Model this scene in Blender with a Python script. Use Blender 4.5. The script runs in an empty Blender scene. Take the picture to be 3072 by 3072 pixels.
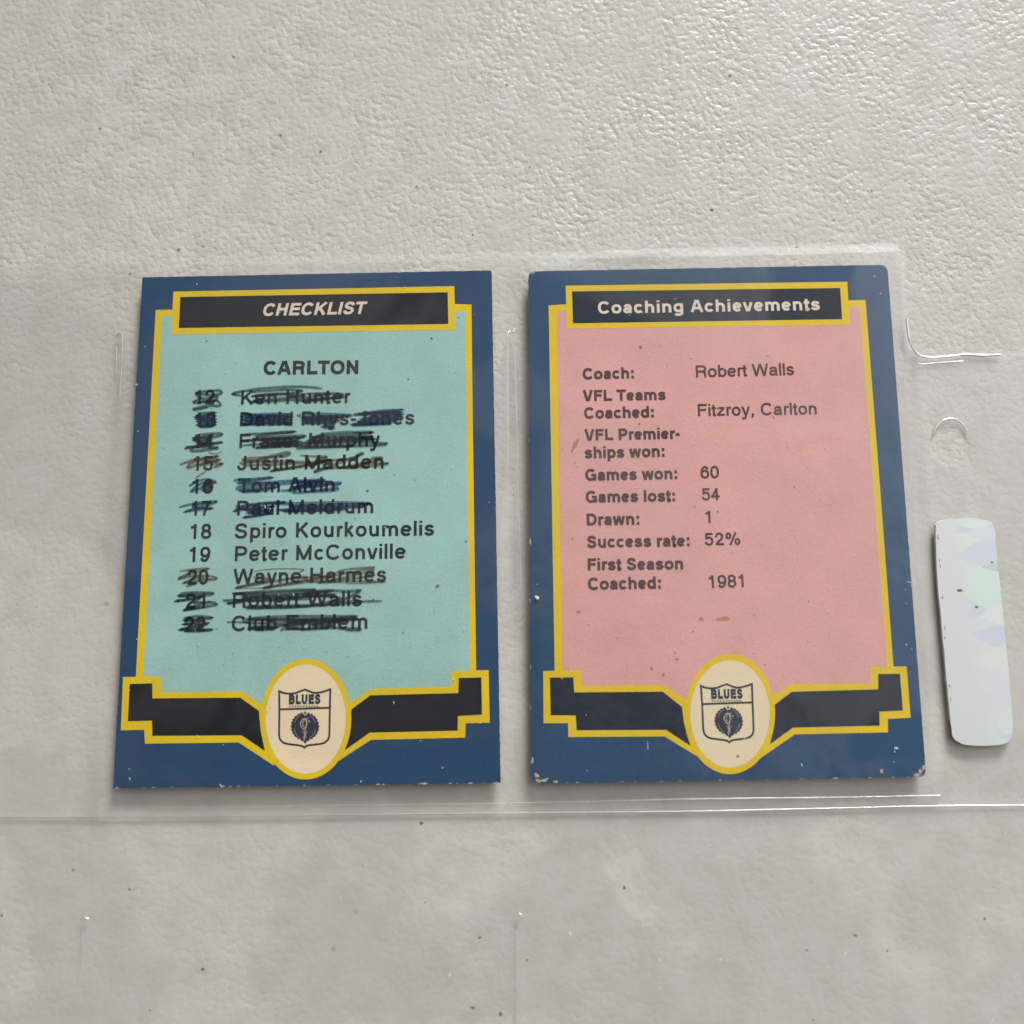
import bpy, bmesh, math, random
from mathutils import Vector, Matrix, noise, Euler
random.seed(7)
S = bpy.context.scene
COL = S.collection

# ------------------------------------------------------------------ camera
CAM_LOC = Vector((0.038002, -0.035237, 0.181366))
CAM_ROT = (0.194637, 0.023123, -0.015213)
FOCAL = 1.05                      # focal length as a fraction of the picture width
cd = bpy.data.cameras.new('camera')
cd.sensor_width = 36.0
cd.lens = 36.0 * FOCAL
cd.clip_start = 0.01
cd.clip_end = 20.0
cd.dof.use_dof = True
cd.dof.focus_distance = 0.186
cd.dof.aperture_fstop = 13.0
cam = bpy.data.objects.new('camera', cd)
cam.location = CAM_LOC
cam.rotation_euler = CAM_ROT
COL.objects.link(cam)
S.camera = cam

# ------------------------------------------------------------------ world: a dim room, brighter towards the window side
W = bpy.data.worlds.new('World')
S.world = W
W.use_nodes = True
wn, wl = W.node_tree.nodes, W.node_tree.links
bg = wn['Background']
tc = wn.new('ShaderNodeTexCoord')
def direction(v):
    d = wn.new('ShaderNodeVectorMath'); d.operation = 'DOT_PRODUCT'
    d.inputs[1].default_value = Vector(v).normalized()
    wl.new(tc.outputs['Generated'], d.inputs[0])
    return d.outputs['Value']
def ramp(src, stops):
    r = wn.new('ShaderNodeValToRGB')
    r.color_ramp.elements[0].position = stops[0][0]; r.color_ramp.elements[0].color = (*stops[0][1], 1)
    r.color_ramp.elements[1].position = stops[-1][0]; r.color_ramp.elements[1].color = (*stops[-1][1], 1)
    for p_, c_ in stops[1:-1]:
        e_ = r.color_ramp.elements.new(p_); e_.color = (*c_, 1)
    wl.new(src, r.inputs[0])
    return r.outputs[0]
# pale ceiling lit from the window side
glow = ramp(direction((0.50, 0.40, 0.77)), [(0.25, (0.15, 0.13, 0.11)), (0.60, (0.30, 0.285, 0.27)), (0.80, (0.62, 0.615, 0.61)), (0.93, (1.05, 1.05, 1.06)), (0.99, (2.2, 2.2, 2.22))])
# the photographer and the phone overhead keep the light off from straight above
shade = ramp(direction((-0.05, -0.16, 1.0)), [(0.945, (1, 1, 1)), (0.985, (0.14, 0.14, 0.15))])
mulw = wn.new('ShaderNodeVectorMath'); mulw.operation = 'MULTIPLY'
wl.new(glow, mulw.inputs[0]); wl.new(shade, mulw.inputs[1])
wl.new(mulw.outputs['Vector'], bg.inputs['Color'])
bg.inputs['Strength'].default_value = 0.88

# ------------------------------------------------------------------ window light
def area(name, loc, target, sx, sy, power, color):
    l = bpy.data.lights.new(name, 'AREA')
    l.shape = 'RECTANGLE'; l.size = sx; l.size_y = sy
    l.energy = power; l.color = color
    o = bpy.data.objects.new(name, l)
    o.location = loc
    d = Vector(target) - Vector(loc)
    o.rotation_euler = d.to_track_quat('-Z', 'Y').to_euler()
    COL.objects.link(o)
    return o
win = area('window_light', (0.40, 0.90, 0.44), (0.07, -0.14, 0.0), 0.58, 0.46, 1.16, (1.0, 0.995, 0.985))
win.data.spread = math.radians(31)

S.view_settings.view_transform = 'Standard'
S.view_settings.look = 'None'
S.view_settings.exposure = 0.0
S.view_settings.gamma = 1.0
S.view_settings.use_curve_mapping = False
S.render.engine = 'CYCLES'
S.cycles.use_denoising = True
S.cycles.transparent_max_bounces = 24
S.cycles.max_bounces = 10

# ------------------------------------------------------------------ helpers
RM = Euler(CAM_ROT, 'XYZ').to_matrix()
CZ = 0.00180                       # height of the card faces above the table
UM = 1e-6

def P(x, y, z=CZ):
    """where a measured point of the photograph lies on the level surface of height z"""
    f = FOCAL * 3072
    d = RM @ Vector(((x - 1536) / f, (1536 - y) / f, -1.0))
    t = (z - CAM_LOC.z) / d.z
    return CAM_LOC + d * t

def PL(pts, z=CZ):
    return [P(x, y, z) for x, y in pts]

def link(name, me, mats, parent=None):
    o = bpy.data.objects.new(name, me)
    for m in (mats if isinstance(mats, (list, tuple)) else [mats]):
        me.materials.append(m)
    COL.objects.link(o)
    if parent is not None:
        o.parent = parent
    return o

def tag(o, label=None, cat=None, group=None, kind=None):
    if label: o['label'] = label
    if cat: o['category'] = cat
    if group: o['group'] = group
    if kind: o['kind'] = kind
    return o

def empty(name, loc):
    o = bpy.data.objects.new(name, None)
    o.empty_display_size = 0.01
    COL.objects.link(o)
    return o        # left at the origin so that parts keep their world coordinates

def mesh_polys(polys, name='m'):
    """polys: list of 3D point lists -> one mesh of filled flat polygons"""
    bm = bmesh.new()
    for pts in polys:
        vs = [bm.verts.new(p) for p in pts]
        try:
            f = bm.faces.new(vs)
        except ValueError:
            continue
        f.normal_update()
        if f.normal.z < 0: f.normal_flip()
    bmesh.ops.triangulate(bm, faces=bm.faces[:], ngon_method='EAR_CLIP')
    me = bpy.data.meshes.new(name)
    bm.to_mesh(me); bm.free()
    return me

def ring_mesh(outer, inner):
    """flat band between two loops with the same number of points"""
    bm = bmesh.new()
    n = len(outer)
    a = [bm.verts.new(p) for p in outer]; b = [bm.verts.new(p) for p in inner]
    for i in range(n):
        j = (i + 1) % n
        f = bm.faces.new((a[i], a[j], b[j], b[i])); f.normal_update()
        if f.normal.z < 0: f.normal_flip()
    me = bpy.data.meshes.new('ring'); bm.to_mesh(me); bm.free()
    return me

def catmull(pts, n=6, closed=False):
    out = []
    m = len(pts)
    rng = range(m if closed else m - 1)
    for i in rng:
        p0 = pts[(i - 1) % m] if (closed or i > 0) else pts[0]
        p1 = pts[i]; p2 = pts[(i + 1) % m]
        p3 = pts[(i + 2) % m] if (closed or i + 2 < m) else pts[-1]
        for k in range(n):
            t = k / n
            q = []
            for a in range(len(p1)):
                q.append(0.5 * (2 * p1[a] + (p2[a] - p0[a]) * t + (2 * p0[a] - 5 * p1[a] + 4 * p2[a] - p3[a]) * t * t
                                + (3 * p1[a] - p0[a] - 3 * p2[a] + p3[a]) * t ** 3))
            out.append(tuple(q))
    if not closed: out.append(tuple(pts[-1]))
    return out

def ribbon2d(pts, w, closed=False):
    """left and right offsets of a 2-D path with mitred joins"""
    n = len(pts); L = []; R = []
    for i in range(n):
        a = pts[i - 1] if (closed or i > 0) else None
        b = pts[i]
        c = pts[(i + 1) % n] if (closed or i < n - 1) else None
        def nrm(p, q):
            dx, dy = q[0] - p[0], q[1] - p[1]
            l = math.hypot(dx, dy) or 1e-12
            return (-dy / l, dx / l)
        if a is None: nx, ny = nrm(b, c); s = 1
        elif c is None: nx, ny = nrm(a, b); s = 1
        else:
            n1 = nrm(a, b); n2 = nrm(b, c)
            nx, ny = n1[0] + n2[0], n1[1] + n2[1]
            l = math.hypot(nx, ny)
            if l < 1e-6: nx, ny = n1; s = 1
            else:
                nx, ny = nx / l, ny / l
                s = min(1.9, 1 / max(1e-3, nx * n1[0] + ny * n1[1]))
        h = (w[i] if isinstance(w, list) else w) / 2 * s
        L.append((b[0] + nx * h, b[1] + ny * h)); R.append((b[0] - nx * h, b[1] - ny * h))
    return L, R

# ------------------------------------------------------------------ materials
def new_mat(name):
    m = bpy.data.materials.new(name); m.use_nodes = True
    return m, m.node_tree.nodes, m.node_tree.links, m.node_tree.nodes['Principled BSDF']

def paper(name, col, rough=0.55, var=0.06, spec=0.3, dust=0.0):
    m, n, l, b = new_mat(name)
    tcn = n.new('ShaderNodeTexCoord')
    n1 = n.new('ShaderNodeTexNoise'); n1.inputs['Scale'].default_value = 2600; n1.inputs['Detail'].default_value = 3
    n2 = n.new('ShaderNodeTexNoise'); n2.inputs['Scale'].default_value = 120; n2.inputs['Detail'].default_value = 4
    l.new(tcn.outputs['Object'], n1.inputs['Vector']); l.new(tcn.outputs['Object'], n2.inputs['Vector'])
    ad = n.new('ShaderNodeMath'); ad.operation = 'ADD'
    l.new(n1.outputs['Fac'], ad.inputs[0]); l.new(n2.outputs['Fac'], ad.inputs[1])
    mr = n.new('ShaderNodeMapRange'); mr.inputs['From Min'].default_value = 0.6; mr.inputs['From Max'].default_value = 1.4
    mr.inputs['To Min'].default_value = 1 - var; mr.inputs['To Max'].default_value = 1 + var
    l.new(ad.outputs[0], mr.inputs['Value'])
    mx = n.new('ShaderNodeVectorMath'); mx.operation = 'SCALE'
    mx.inputs[0].default_value = col[:3]
    l.new(mr.outputs['Result'], mx.inputs['Scale'])
    src = mx.outputs['Vector']
    if dust > 0:
        v = n.new('ShaderNodeTexNoise'); v.inputs['Scale'].default_value = 1500; v.inputs['Detail'].default_value = 2
        l.new(tcn.outputs['Object'], v.inputs['Vector'])
        rp = n.new('ShaderNodeValToRGB')
        rp.color_ramp.elements[0].position = 0.70; rp.color_ramp.elements[0].color = (0, 0, 0, 1)
        rp.color_ramp.elements[1].position = 0.80; rp.color_ramp.elements[1].color = (dust, dust, dust, 1)
        l.new(v.outputs['Fac'], rp.inputs[0])
        mm = n.new('ShaderNodeMix'); mm.data_type = 'RGBA'
        l.new(rp.outputs[0], mm.inputs[0]); l.new(src, mm.inputs[6]); mm.inputs[7].default_value = (0.7, 0.68, 0.62, 1)
        src = mm.outputs[2]
    l.new(src, b.inputs['Base Color'])
    b.inputs['Roughness'].default_value = rough
    b.inputs['Specular IOR Level'].default_value = spec
    bp = n.new('ShaderNodeBump'); bp.inputs['Strength'].default_value = 0.5; bp.inputs['Distance'].default_value = 0.00006
    l.new(n1.outputs['Fac'], bp.inputs['Height']); l.new(bp.outputs['Normal'], b.inputs['Normal'])
    return m

def ink_film(name, tint, body):
    """translucent marker ink: it tints what lies under it"""
    m, n, l, b = new_mat(name)
    n.remove(b)
    out = n['Material Output']
    t = n.new('ShaderNodeBsdfTransparent')
    tcn = n.new('ShaderNodeTexCoord')
    nz = n.new('ShaderNodeTexNoise'); nz.inputs['Scale'].default_value = 3000; nz.inputs['Detail'].default_value = 3
    l.new(tcn.outputs['Object'], nz.inputs['Vector'])
    rp = n.new('ShaderNodeValToRGB')
    rp.color_ramp.elements[0].position = 0.35; rp.color_ramp.elements[0].color = (tint[0] * .85, tint[1] * .85, tint[2] * .85, 1)
    rp.color_ramp.elements[1].position = 0.68; rp.color_ramp.elements[1].color = (min(1, tint[0] * 1.2), min(1, tint[1] * 1.2), min(1, tint[2] * 1.2), 1)
    l.new(nz.outputs['Fac'], rp.inputs[0]); l.new(rp.outputs[0], t.inputs['Color'])
    d = n.new('ShaderNodeBsdfDiffuse'); d.inputs['Color'].default_value = (*body, 1)
    mx = n.new('ShaderNodeMixShader'); mx.inputs[0].default_value = 0.22
    l.new(t.outputs[0], mx.inputs[1]); l.new(d.outputs[0], mx.inputs[2])
    l.new(mx.outputs[0], out.inputs['Surface'])
    return m

M = {}
M['blue'] = paper('navy_print', (0.021, 0.062, 0.138), 0.5, 0.10, 0.25, 0.06)
M['blue2'] = paper('worn_blue_print', (0.020, 0.070, 0.148), 0.5, 0.10, 0.25, 0.10)
M['yellow'] = paper('yellow_print', (0.765, 0.54, 0.012), 0.5, 0.07, 0.25)
M['mint'] = paper('mint_print', (0.335, 0.555, 0.515), 0.6, 0.10, 0.25, 0.07)
M['pink'] = paper('pink_print', (0.715, 0.375, 0.345), 0.6, 0.10, 0.25, 0.07)
M['black'] = paper('black_print', (0.010, 0.011, 0.016), 0.5, 0.1, 0.25, 0.04)
M['black2'] = paper('blue_black_print', (0.010, 0.017, 0.032), 0.5, 0.1, 0.25, 0.05)
M['cream'] = paper('bare_card_cream', (0.84, 0.69, 0.47), 0.65, 0.04, 0.25)
M['cream2'] = paper('bare_card_buff', (0.80, 0.68, 0.46), 0.65, 0.04, 0.25)
M['core'] = paper('card_core', (0.47, 0.41, 0.33), 0.8, 0.15, 0.2)
M['text'] = paper('black_lettering', (0.018, 0.021, 0.020), 0.55, 0.3, 0.3)
M['text2'] = paper('faded_brown_lettering', (0.085, 0.046, 0.044), 0.6, 0.3, 0.25)
M['title'] = paper('pale_lettering', (0.78, 0.65, 0.54), 0.6, 0.05)
M['navy'] = paper('emblem_navy', (0.022, 0.025, 0.050), 0.5, 0.3, 0.3)
M['navyline'] = paper('monogram_line', (0.52, 0.44, 0.35), 0.5, 0.2, 0.3)
M['stain'] = paper('rust_stain', (0.50, 0.21, 0.165), 0.7, 0.2, 0.2)
M['dust'] = paper('dust', (0.62, 0.62, 0.60), 0.7, 0.2, 0.3)
M['dot'] = paper('dark_speck', (0.20, 0.155, 0.135), 0.7, 0.2, 0.2)
M['ink_black'] = ink_film('black_marker_ink', (0.57, 0.61, 0.66), (0.02, 0.023, 0.03))
M['ink_blue'] = ink_film('blue_marker_ink', (0.57, 0.66, 0.79), (0.020, 0.034, 0.066))
M['ink_brown'] = ink_film('brown_faded_marker_ink', (0.72, 0.66, 0.64), (0.075, 0.05, 0.042))

# table: pale textured plastic
def table_mat():
    m, n, l, b = new_mat('pale_textured_plastic')
    tcn = n.new('ShaderNodeTexCoord')
    mp = n.new('ShaderNodeMapping'); mp.inputs['Rotation'].default_value = (0, 0, math.radians(-24)); mp.inputs['Scale'].default_value = (0.95, 1.0, 1)
    l.new(tcn.outputs['Object'], mp.inputs['Vector'])
    dw = n.new('ShaderNodeTexNoise'); dw.inputs['Scale'].default_value = 45; dw.inputs['Detail'].default_value = 1
    l.new(tcn.outputs['Object'], dw.inputs['Vector'])
    dv = n.new('ShaderNodeVectorMath'); dv.operation = 'MULTIPLY_ADD'
    dv.inputs[1].default_value = (0.0015, 0.0015, 0); l.new(dw.outputs['Color'], dv.inputs[0]); l.new(mp.outputs['Vector'], dv.inputs[2])
    n1 = n.new('ShaderNodeTexNoise'); n1.inputs['Scale'].default_value = 960; n1.inputs['Detail'].default_value = 1.2; n1.inputs['Roughness'].default_value = 0.4
    l.new(dv.outputs[0], n1.inputs['Vector'])
    n2 = n.new('ShaderNodeTexNoise'); n2.inputs['Scale'].default_value = 170; n2.inputs['Detail'].default_value = 2
    l.new(tcn.outputs['Object'], n2.inputs['Vector'])
    # grain: a flat face with sunken pits and a few raised grains
    rp = n.new('ShaderNodeMapRange'); rp.interpolation_type = 'SMOOTHSTEP'
    rp.inputs['From Min'].default_value = 0.30; rp.inputs['From Max'].default_value = 0.54
    l.new(n1.outputs['Fac'], rp.inputs['Value'])
    rq = n.new('ShaderNodeMapRange'); rq.interpolation_type = 'SMOOTHSTEP'
    rq.inputs['From Min'].default_value = 0.56; rq.inputs['From Max'].default_value = 0.75; rq.inputs['To Max'].default_value = 0.40
    l.new(n1.outputs['Fac'], rq.inputs['Value'])
    ag = n.new('ShaderNodeMath'); ag.operation = 'ADD'
    l.new(rp.outputs['Result'], ag.inputs[0]); l.new(rq.outputs['Result'], ag.inputs[1])
    am = n.new('ShaderNodeMath'); am.operation = 'MULTIPLY_ADD'; am.inputs[1].default_value = 0.8
    l.new(n2.outputs['Fac'], am.inputs[0]); l.new(ag.outputs[0], am.inputs[2])
    # grain relief lowered towards the near side to imitate less grazing light and film haze
    sy = n.new('ShaderNodeSeparateXYZ'); l.new(tcn.outputs['Object'], sy.inputs[0])
    wy = n.new('ShaderNodeMapRange'); wy.interpolation_type = 'SMOOTHSTEP'
    wy.inputs['From Min'].default_value = -0.03; wy.inputs['From Max'].default_value = 0.065
    wy.inputs['To Min'].default_value = 0.10; wy.inputs['To Max'].default_value = 0.27
    l.new(sy.outputs['Y'], wy.inputs['Value'])
    pm = n.new('ShaderNodeTexNoise'); pm.inputs['Scale'].default_value = 75; pm.inputs['Detail'].default_value = 2
    l.new(tcn.outputs['Object'], pm.inputs['Vector'])
    pr = n.new('ShaderNodeMapRange'); pr.inputs['From Min'].default_value = 0.35; pr.inputs['From Max'].default_value = 0.65
    pr.inputs['To Min'].default_value = 0.68; pr.inputs['To Max'].default_value = 1.22
    l.new(pm.outputs['Fac'], pr.inputs['Value'])
    ps = n.new('ShaderNodeMath'); ps.operation = 'MULTIPLY'
    l.new(wy.outputs['Result'], ps.inputs[0]); l.new(pr.outputs['Result'], ps.inputs[1])
    bp = n.new('ShaderNodeBump'); bp.inputs['Distance'].default_value = 0.00026
    l.new(ps.outputs[0], bp.inputs['Strength'])
    l.new(am.outputs[0], bp.inputs['Height']); l.new(bp.outputs['Normal'], b.inputs['Normal'])
    # colour: faint yellowing and grime
    n3 = n.new('ShaderNodeTexNoise'); n3.inputs['Scale'].default_value = 40; n3.inputs['Detail'].default_value = 5
    l.new(tcn.outputs['Object'], n3.inputs['Vector'])
    cr = n.new('ShaderNodeValToRGB')
    cr.color_ramp.elements[0].position = 0.35; cr.color_ramp.elements[0].color = (0.598, 0.577, 0.533, 1)
    cr.color_ramp.elements[1].position = 0.65; cr.color_ramp.elements[1].color = (0.618, 0.600, 0.560, 1)
    l.new(n3.outputs['Fac'], cr.inputs[0])
    n4 = n.new('ShaderNodeTexNoise'); n4.inputs['Scale'].default_value = 210; n4.inputs['Detail'].default_value = 4
    l.new(tcn.outputs['Object'], n4.inputs['Vector'])
    c4 = n.new('ShaderNodeValToRGB')
    c4.color_ramp.elements[0].position = 0.32; c4.color_ramp.elements[0].color = (0.925, 0.915, 0.90, 1)
    c4.color_ramp.elements[1].position = 0.60; c4.color_ramp.elements[1].color = (1.02, 1.02, 1.02, 1)
    l.new(n4.outputs['Fac'], c4.inputs[0])
    mo = n.new('ShaderNodeVectorMath'); mo.operation = 'MULTIPLY'
    l.new(cr.outputs[0], mo.inputs[0]); l.new(c4.outputs[0], mo.inputs[1])
    vo = n.new('ShaderNodeTexVoronoi'); vo.inputs['Scale'].default_value = 170
    l.new(dv.outputs[0], vo.inputs['Vector'])
    sp = n.new('ShaderNodeMapRange'); sp.inputs['From Min'].default_value = 0.10; sp.inputs['From Max'].default_value = 0.03
    sp.inputs['To Min'].default_value = 0; sp.inputs['To Max'].default_value = 1
    l.new(vo.outputs['Distance'], sp.inputs['Value'])
    sx = n.new('ShaderNodeSeparateColor'); l.new(vo.outputs['Color'], sx.inputs[0])
    gt = n.new('ShaderNodeMapRange'); gt.inputs['From Min'].default_value = 0.72; gt.inputs['From Max'].default_value = 1.0
    gt.inputs['To Max'].default_value = 0.40
    l.new(sx.outputs[0], gt.inputs['Value'])
    mu = n.new('ShaderNodeMath'); mu.operation = 'MULTIPLY'
    l.new(sp.outputs['Result'], mu.inputs[0]); l.new(gt.outputs['Result'], mu.inputs[1])
    mx = n.new('ShaderNodeMix'); mx.data_type = 'RGBA'
    l.new(mu.outputs[0], mx.inputs[0]); l.new(mo.outputs['Vector'], mx.inputs[6]); mx.inputs[7].default_value = (0.13, 0.10, 0.085, 1)
    l.new(mx.outputs[2], b.inputs['Base Color'])
    b.inputs['Roughness'].default_value = 0.36
    b.inputs['Specular IOR Level'].default_value = 0.42
    return m
M['table'] = table_mat()

def film_mat(name, rough, gain, haze, tint=0.97, bump=True):
    m, n, l, b = new_mat(name)
    n.remove(b); out = n['Material Output']
    t = n.new('ShaderNodeBsdfTransparent'); t.inputs['Color'].default_value = (tint, tint, tint * 0.995, 1)
    g = n.new('ShaderNodeBsdfGlossy'); g.inputs['Roughness'].default_value = rough; g.inputs['Color'].default_value = (1, 1, 1, 1)
    d = n.new('ShaderNodeBsdfDiffuse'); d.inputs['Color'].default_value = (0.80, 0.82, 0.82, 1)
    fr = n.new('ShaderNodeFresnel')
    ge = n.new('ShaderNodeNewGeometry')          # the thin film reflects alike from both faces
    io = n.new('ShaderNodeMapRange'); io.inputs['To Min'].default_value = 1.5; io.inputs['To Max'].default_value = 1 / 1.5
    l.new(ge.outputs['Backfacing'], io.inputs['Value']); l.new(io.outputs['Result'], fr.inputs['IOR'])
    mu = n.new('ShaderNodeMath'); mu.operation = 'MULTIPLY'; mu.inputs[1].default_value = gain; mu.use_clamp = True
    l.new(fr.outputs[0], mu.inputs[0])
    m1 = n.new('ShaderNodeMixShader'); m1.inputs[0].default_value = haze
    if bump:        # where the films cling together they shine and haze less
        tw = n.new('ShaderNodeTexCoord')
        wz = n.new('ShaderNodeTexNoise'); wz.inputs['Scale'].default_value = 34; wz.inputs['Detail'].default_value = 3; wz.inputs['Distortion'].default_value = 0.6
        l.new(tw.outputs['Object'], wz.inputs['Vector'])
        wm = n.new('ShaderNodeMapRange'); wm.interpolation_type = 'SMOOTHSTEP'
        wm.inputs['From Min'].default_value = 0.42; wm.inputs['From Max'].default_value = 0.50
        wm.inputs['To Min'].default_value = 0.25; wm.inputs['To Max'].default_value = 1.0
        l.new(wz.outputs['Fac'], wm.inputs['Value'])
        wh = n.new('ShaderNodeMath'); wh.operation = 'MULTIPLY'; wh.inputs[1].default_value = haze
        l.new(wm.outputs['Result'], wh.inputs[0]); l.new(wh.outputs[0], m1.inputs[0])
        wg = n.new('ShaderNodeMath'); wg.operation = 'MULTIPLY'; wg.inputs[1].default_value = gain
        l.new(wm.outputs['Result'], wg.inputs[0]); l.new(wg.outputs[0], mu.inputs[1])
    l.new(t.outputs[0], m1.inputs[1]); l.new(d.outputs[0], m1.inputs[2])
    m2 = n.new('ShaderNodeMixShader')
    l.new(mu.outputs[0], m2.inputs[0]); l.new(m1.outputs[0], m2.inputs[1]); l.new(g.outputs[0], m2.inputs[2])
    if bump:
        tcn = n.new('ShaderNodeTexCoord')
        nz = n.new('ShaderNodeTexNoise'); nz.inputs['Scale'].default_value = 90; nz.inputs['Detail'].default_value = 3
        l.new(tcn.outputs['Object'], nz.inputs['Vector'])
        bp = n.new('ShaderNodeBump'); bp.inputs['Strength'].default_value = 0.8; bp.inputs['Distance'].default_value = 0.0005
        l.new(nz.outputs['Fac'], bp.inputs['Height'])
        l.new(bp.outputs['Normal'], g.inputs['Normal']); l.new(bp.outputs['Normal'], fr.inputs['Normal'])
    l.new(m2.outputs[0], out.inputs['Surface'])
    return m
M['film'] = film_mat('clear_film', 0.12, 0.95, 0.012, 0.99)
M['film_back'] = film_mat('clear_back_film', 0.14, 0.40, 0.15, 0.995)
M['weld'] = film_mat('clear_weld_bead', 0.30, 12.0, 0.38, 0.96, False)
M['faint_band'] = film_mat('faint_edge_band', 0.42, 0.5, 0.05, 0.99, False)
M['band'] = film_mat('clear_weld_band', 0.42, 0.7, 0.12, 0.985)

# ------------------------------------------------------------------ table
def tabletop():
    bm = bmesh.new()
    a = 0.9
    r = [bm.verts.new(p) for p in ((-a, -a, 0), (a, -a, 0), (a, a, 0), (-a, a, 0))]
    lo = [bm.verts.new((v.co.x, v.co.y, -0.03)) for v in r]
    bm.faces.new(r)
    for i in range(4):
        j = (i + 1) % 4
        bm.faces.new((r[j], r[i], lo[i], lo[j]))
    bm.faces.new(list(reversed(lo)))
    me = bpy.data.meshes.new('tabletop'); bm.to_mesh(me); bm.free()
    o = link('tabletop', me, M['table'])
    tag(o, kind='structure')
    return o
table = tabletop()

def blob(x, y, r, z, n=9, rough=0.35, asp=1.0, ang=0.0):
    c = P(x, y, z); s = 1.0 / 17400.0
    out = []
    for k in range(n):
        a = 2 * math.pi * k / n
        q = r * s * (1 + rough * (random.random() * 2 - 1))
        u, v = math.cos(a) * q * asp, math.sin(a) * q / asp
        out.append(Vector((c.x + u * math.cos(ang) - v * math.sin(ang), c.y + u * math.sin(ang) + v * math.cos(ang), z)))
    return out

specks = [(843, 407, 7), (962, 455, 8), (840, 404, 6), (1418, 705, 6), (1520, 255, 6), (2190, 228, 9), (2135, 630, 8),
          (2390, 742, 6), (220, 2610, 8), (388, 2668, 6), (608, 2908, 8), (1264, 2470, 7), (1276, 2708, 5), (1420, 3023, 10),
          (1503, 3043, 9), (1873, 2663, 8), (2565, 2806, 8), (2422, 2850, 5), (2955, 2756, 5), (1440, 2812, 6), (450, 3032, 4),
          (6, 2746, 6), (535, 750, 7), (610, 740, 5), (300, 385, 6), (2615, 572, 5), (1590, 500, 5), (390, 822, 5), (2662, 2852, 4),
          (3030, 1605, 4), (1582, 2880, 5), (2440, 3060, 5), (700, 170, 6), (580, 460, 5), (2500, 660, 4), (1250, 560, 5)]
sm = mesh_polys([blob(x, y, r * .62, 12 * UM + i * UM, 9, 0.45, 1.15, random.random() * 3) for i, (x, y, r) in enumerate(specks)])
tag(link('dirt_specks', sm, M['dot'], table), kind='stuff')

# ------------------------------------------------------------------ lettering: a grotesque drawn with strokes
ADV = dict(zip('ABCDEFGHIJKLMNOPRSTUVW', (667, 667, 722, 722, 667, 611, 778, 722, 278, 500, 667, 556, 833, 722, 778, 667, 722, 667, 611, 722, 667, 944)))
ADV.update(dict(zip('abcdeghiklmnoprstuvwyz', (556, 556, 500, 556, 556, 556, 556, 222, 500, 222, 833, 556, 556, 556, 333, 500, 278, 556, 500, 722, 500, 500))))
ADV.update({c: 556 for c in '0123456789'}); ADV.update({' ': 278, ':': 278, ',': 278, '-': 333, '%': 889})
ADVB = dict(ADV)
ADVB.update({'A': 722, 'B': 722, 'J': 556, 'K': 722, 'L': 611, 'b': 611, 'c': 556, 'd': 611, 'g': 611, 'h': 611, 'i': 278, 'k': 556, 'l': 278,
             'm': 889, 'n': 611, 'o': 611, 'p': 611, 'r': 389, 's': 556, 't': 333, 'u': 611, 'v': 556, 'w': 778, 'y': 556, ':': 333})
CAP = 718.0

def ell(cx, cy, rx, ry, a0, a1, n=18, p=2.25):
    out = []
    for k in range(n + 1):
        a = math.radians(a0 + (a1 - a0) * k / n)
        c, s = math.cos(a), math.sin(a)
        out.append((cx + rx * math.copysign(abs(c) ** (2 / p), c), cy + ry * math.copysign(abs(s) ** (2 / p), s)))
    return out

def boxpts(pts, x0, x1, y0, y1, smooth=5):
    q = [(x0 + (x1 - x0) * u, y0 + (y1 - y0) * v) for u, v in pts]
    return catmull(q, smooth) if smooth else q

SS = [(0.95, 0.76), (0.86, 0.92), (0.66, 0.995), (0.45, 1.0), (0.22, 0.95), (0.07, 0.80), (0.10, 0.66), (0.27, 0.57), (0.5, 0.515), (0.76, 0.455),
      (0.93, 0.34), (0.95, 0.19), (0.80, 0.05), (0.55, 0.0), (0.32, 0.005), (0.10, 0.09), (0.02, 0.26)]

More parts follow.
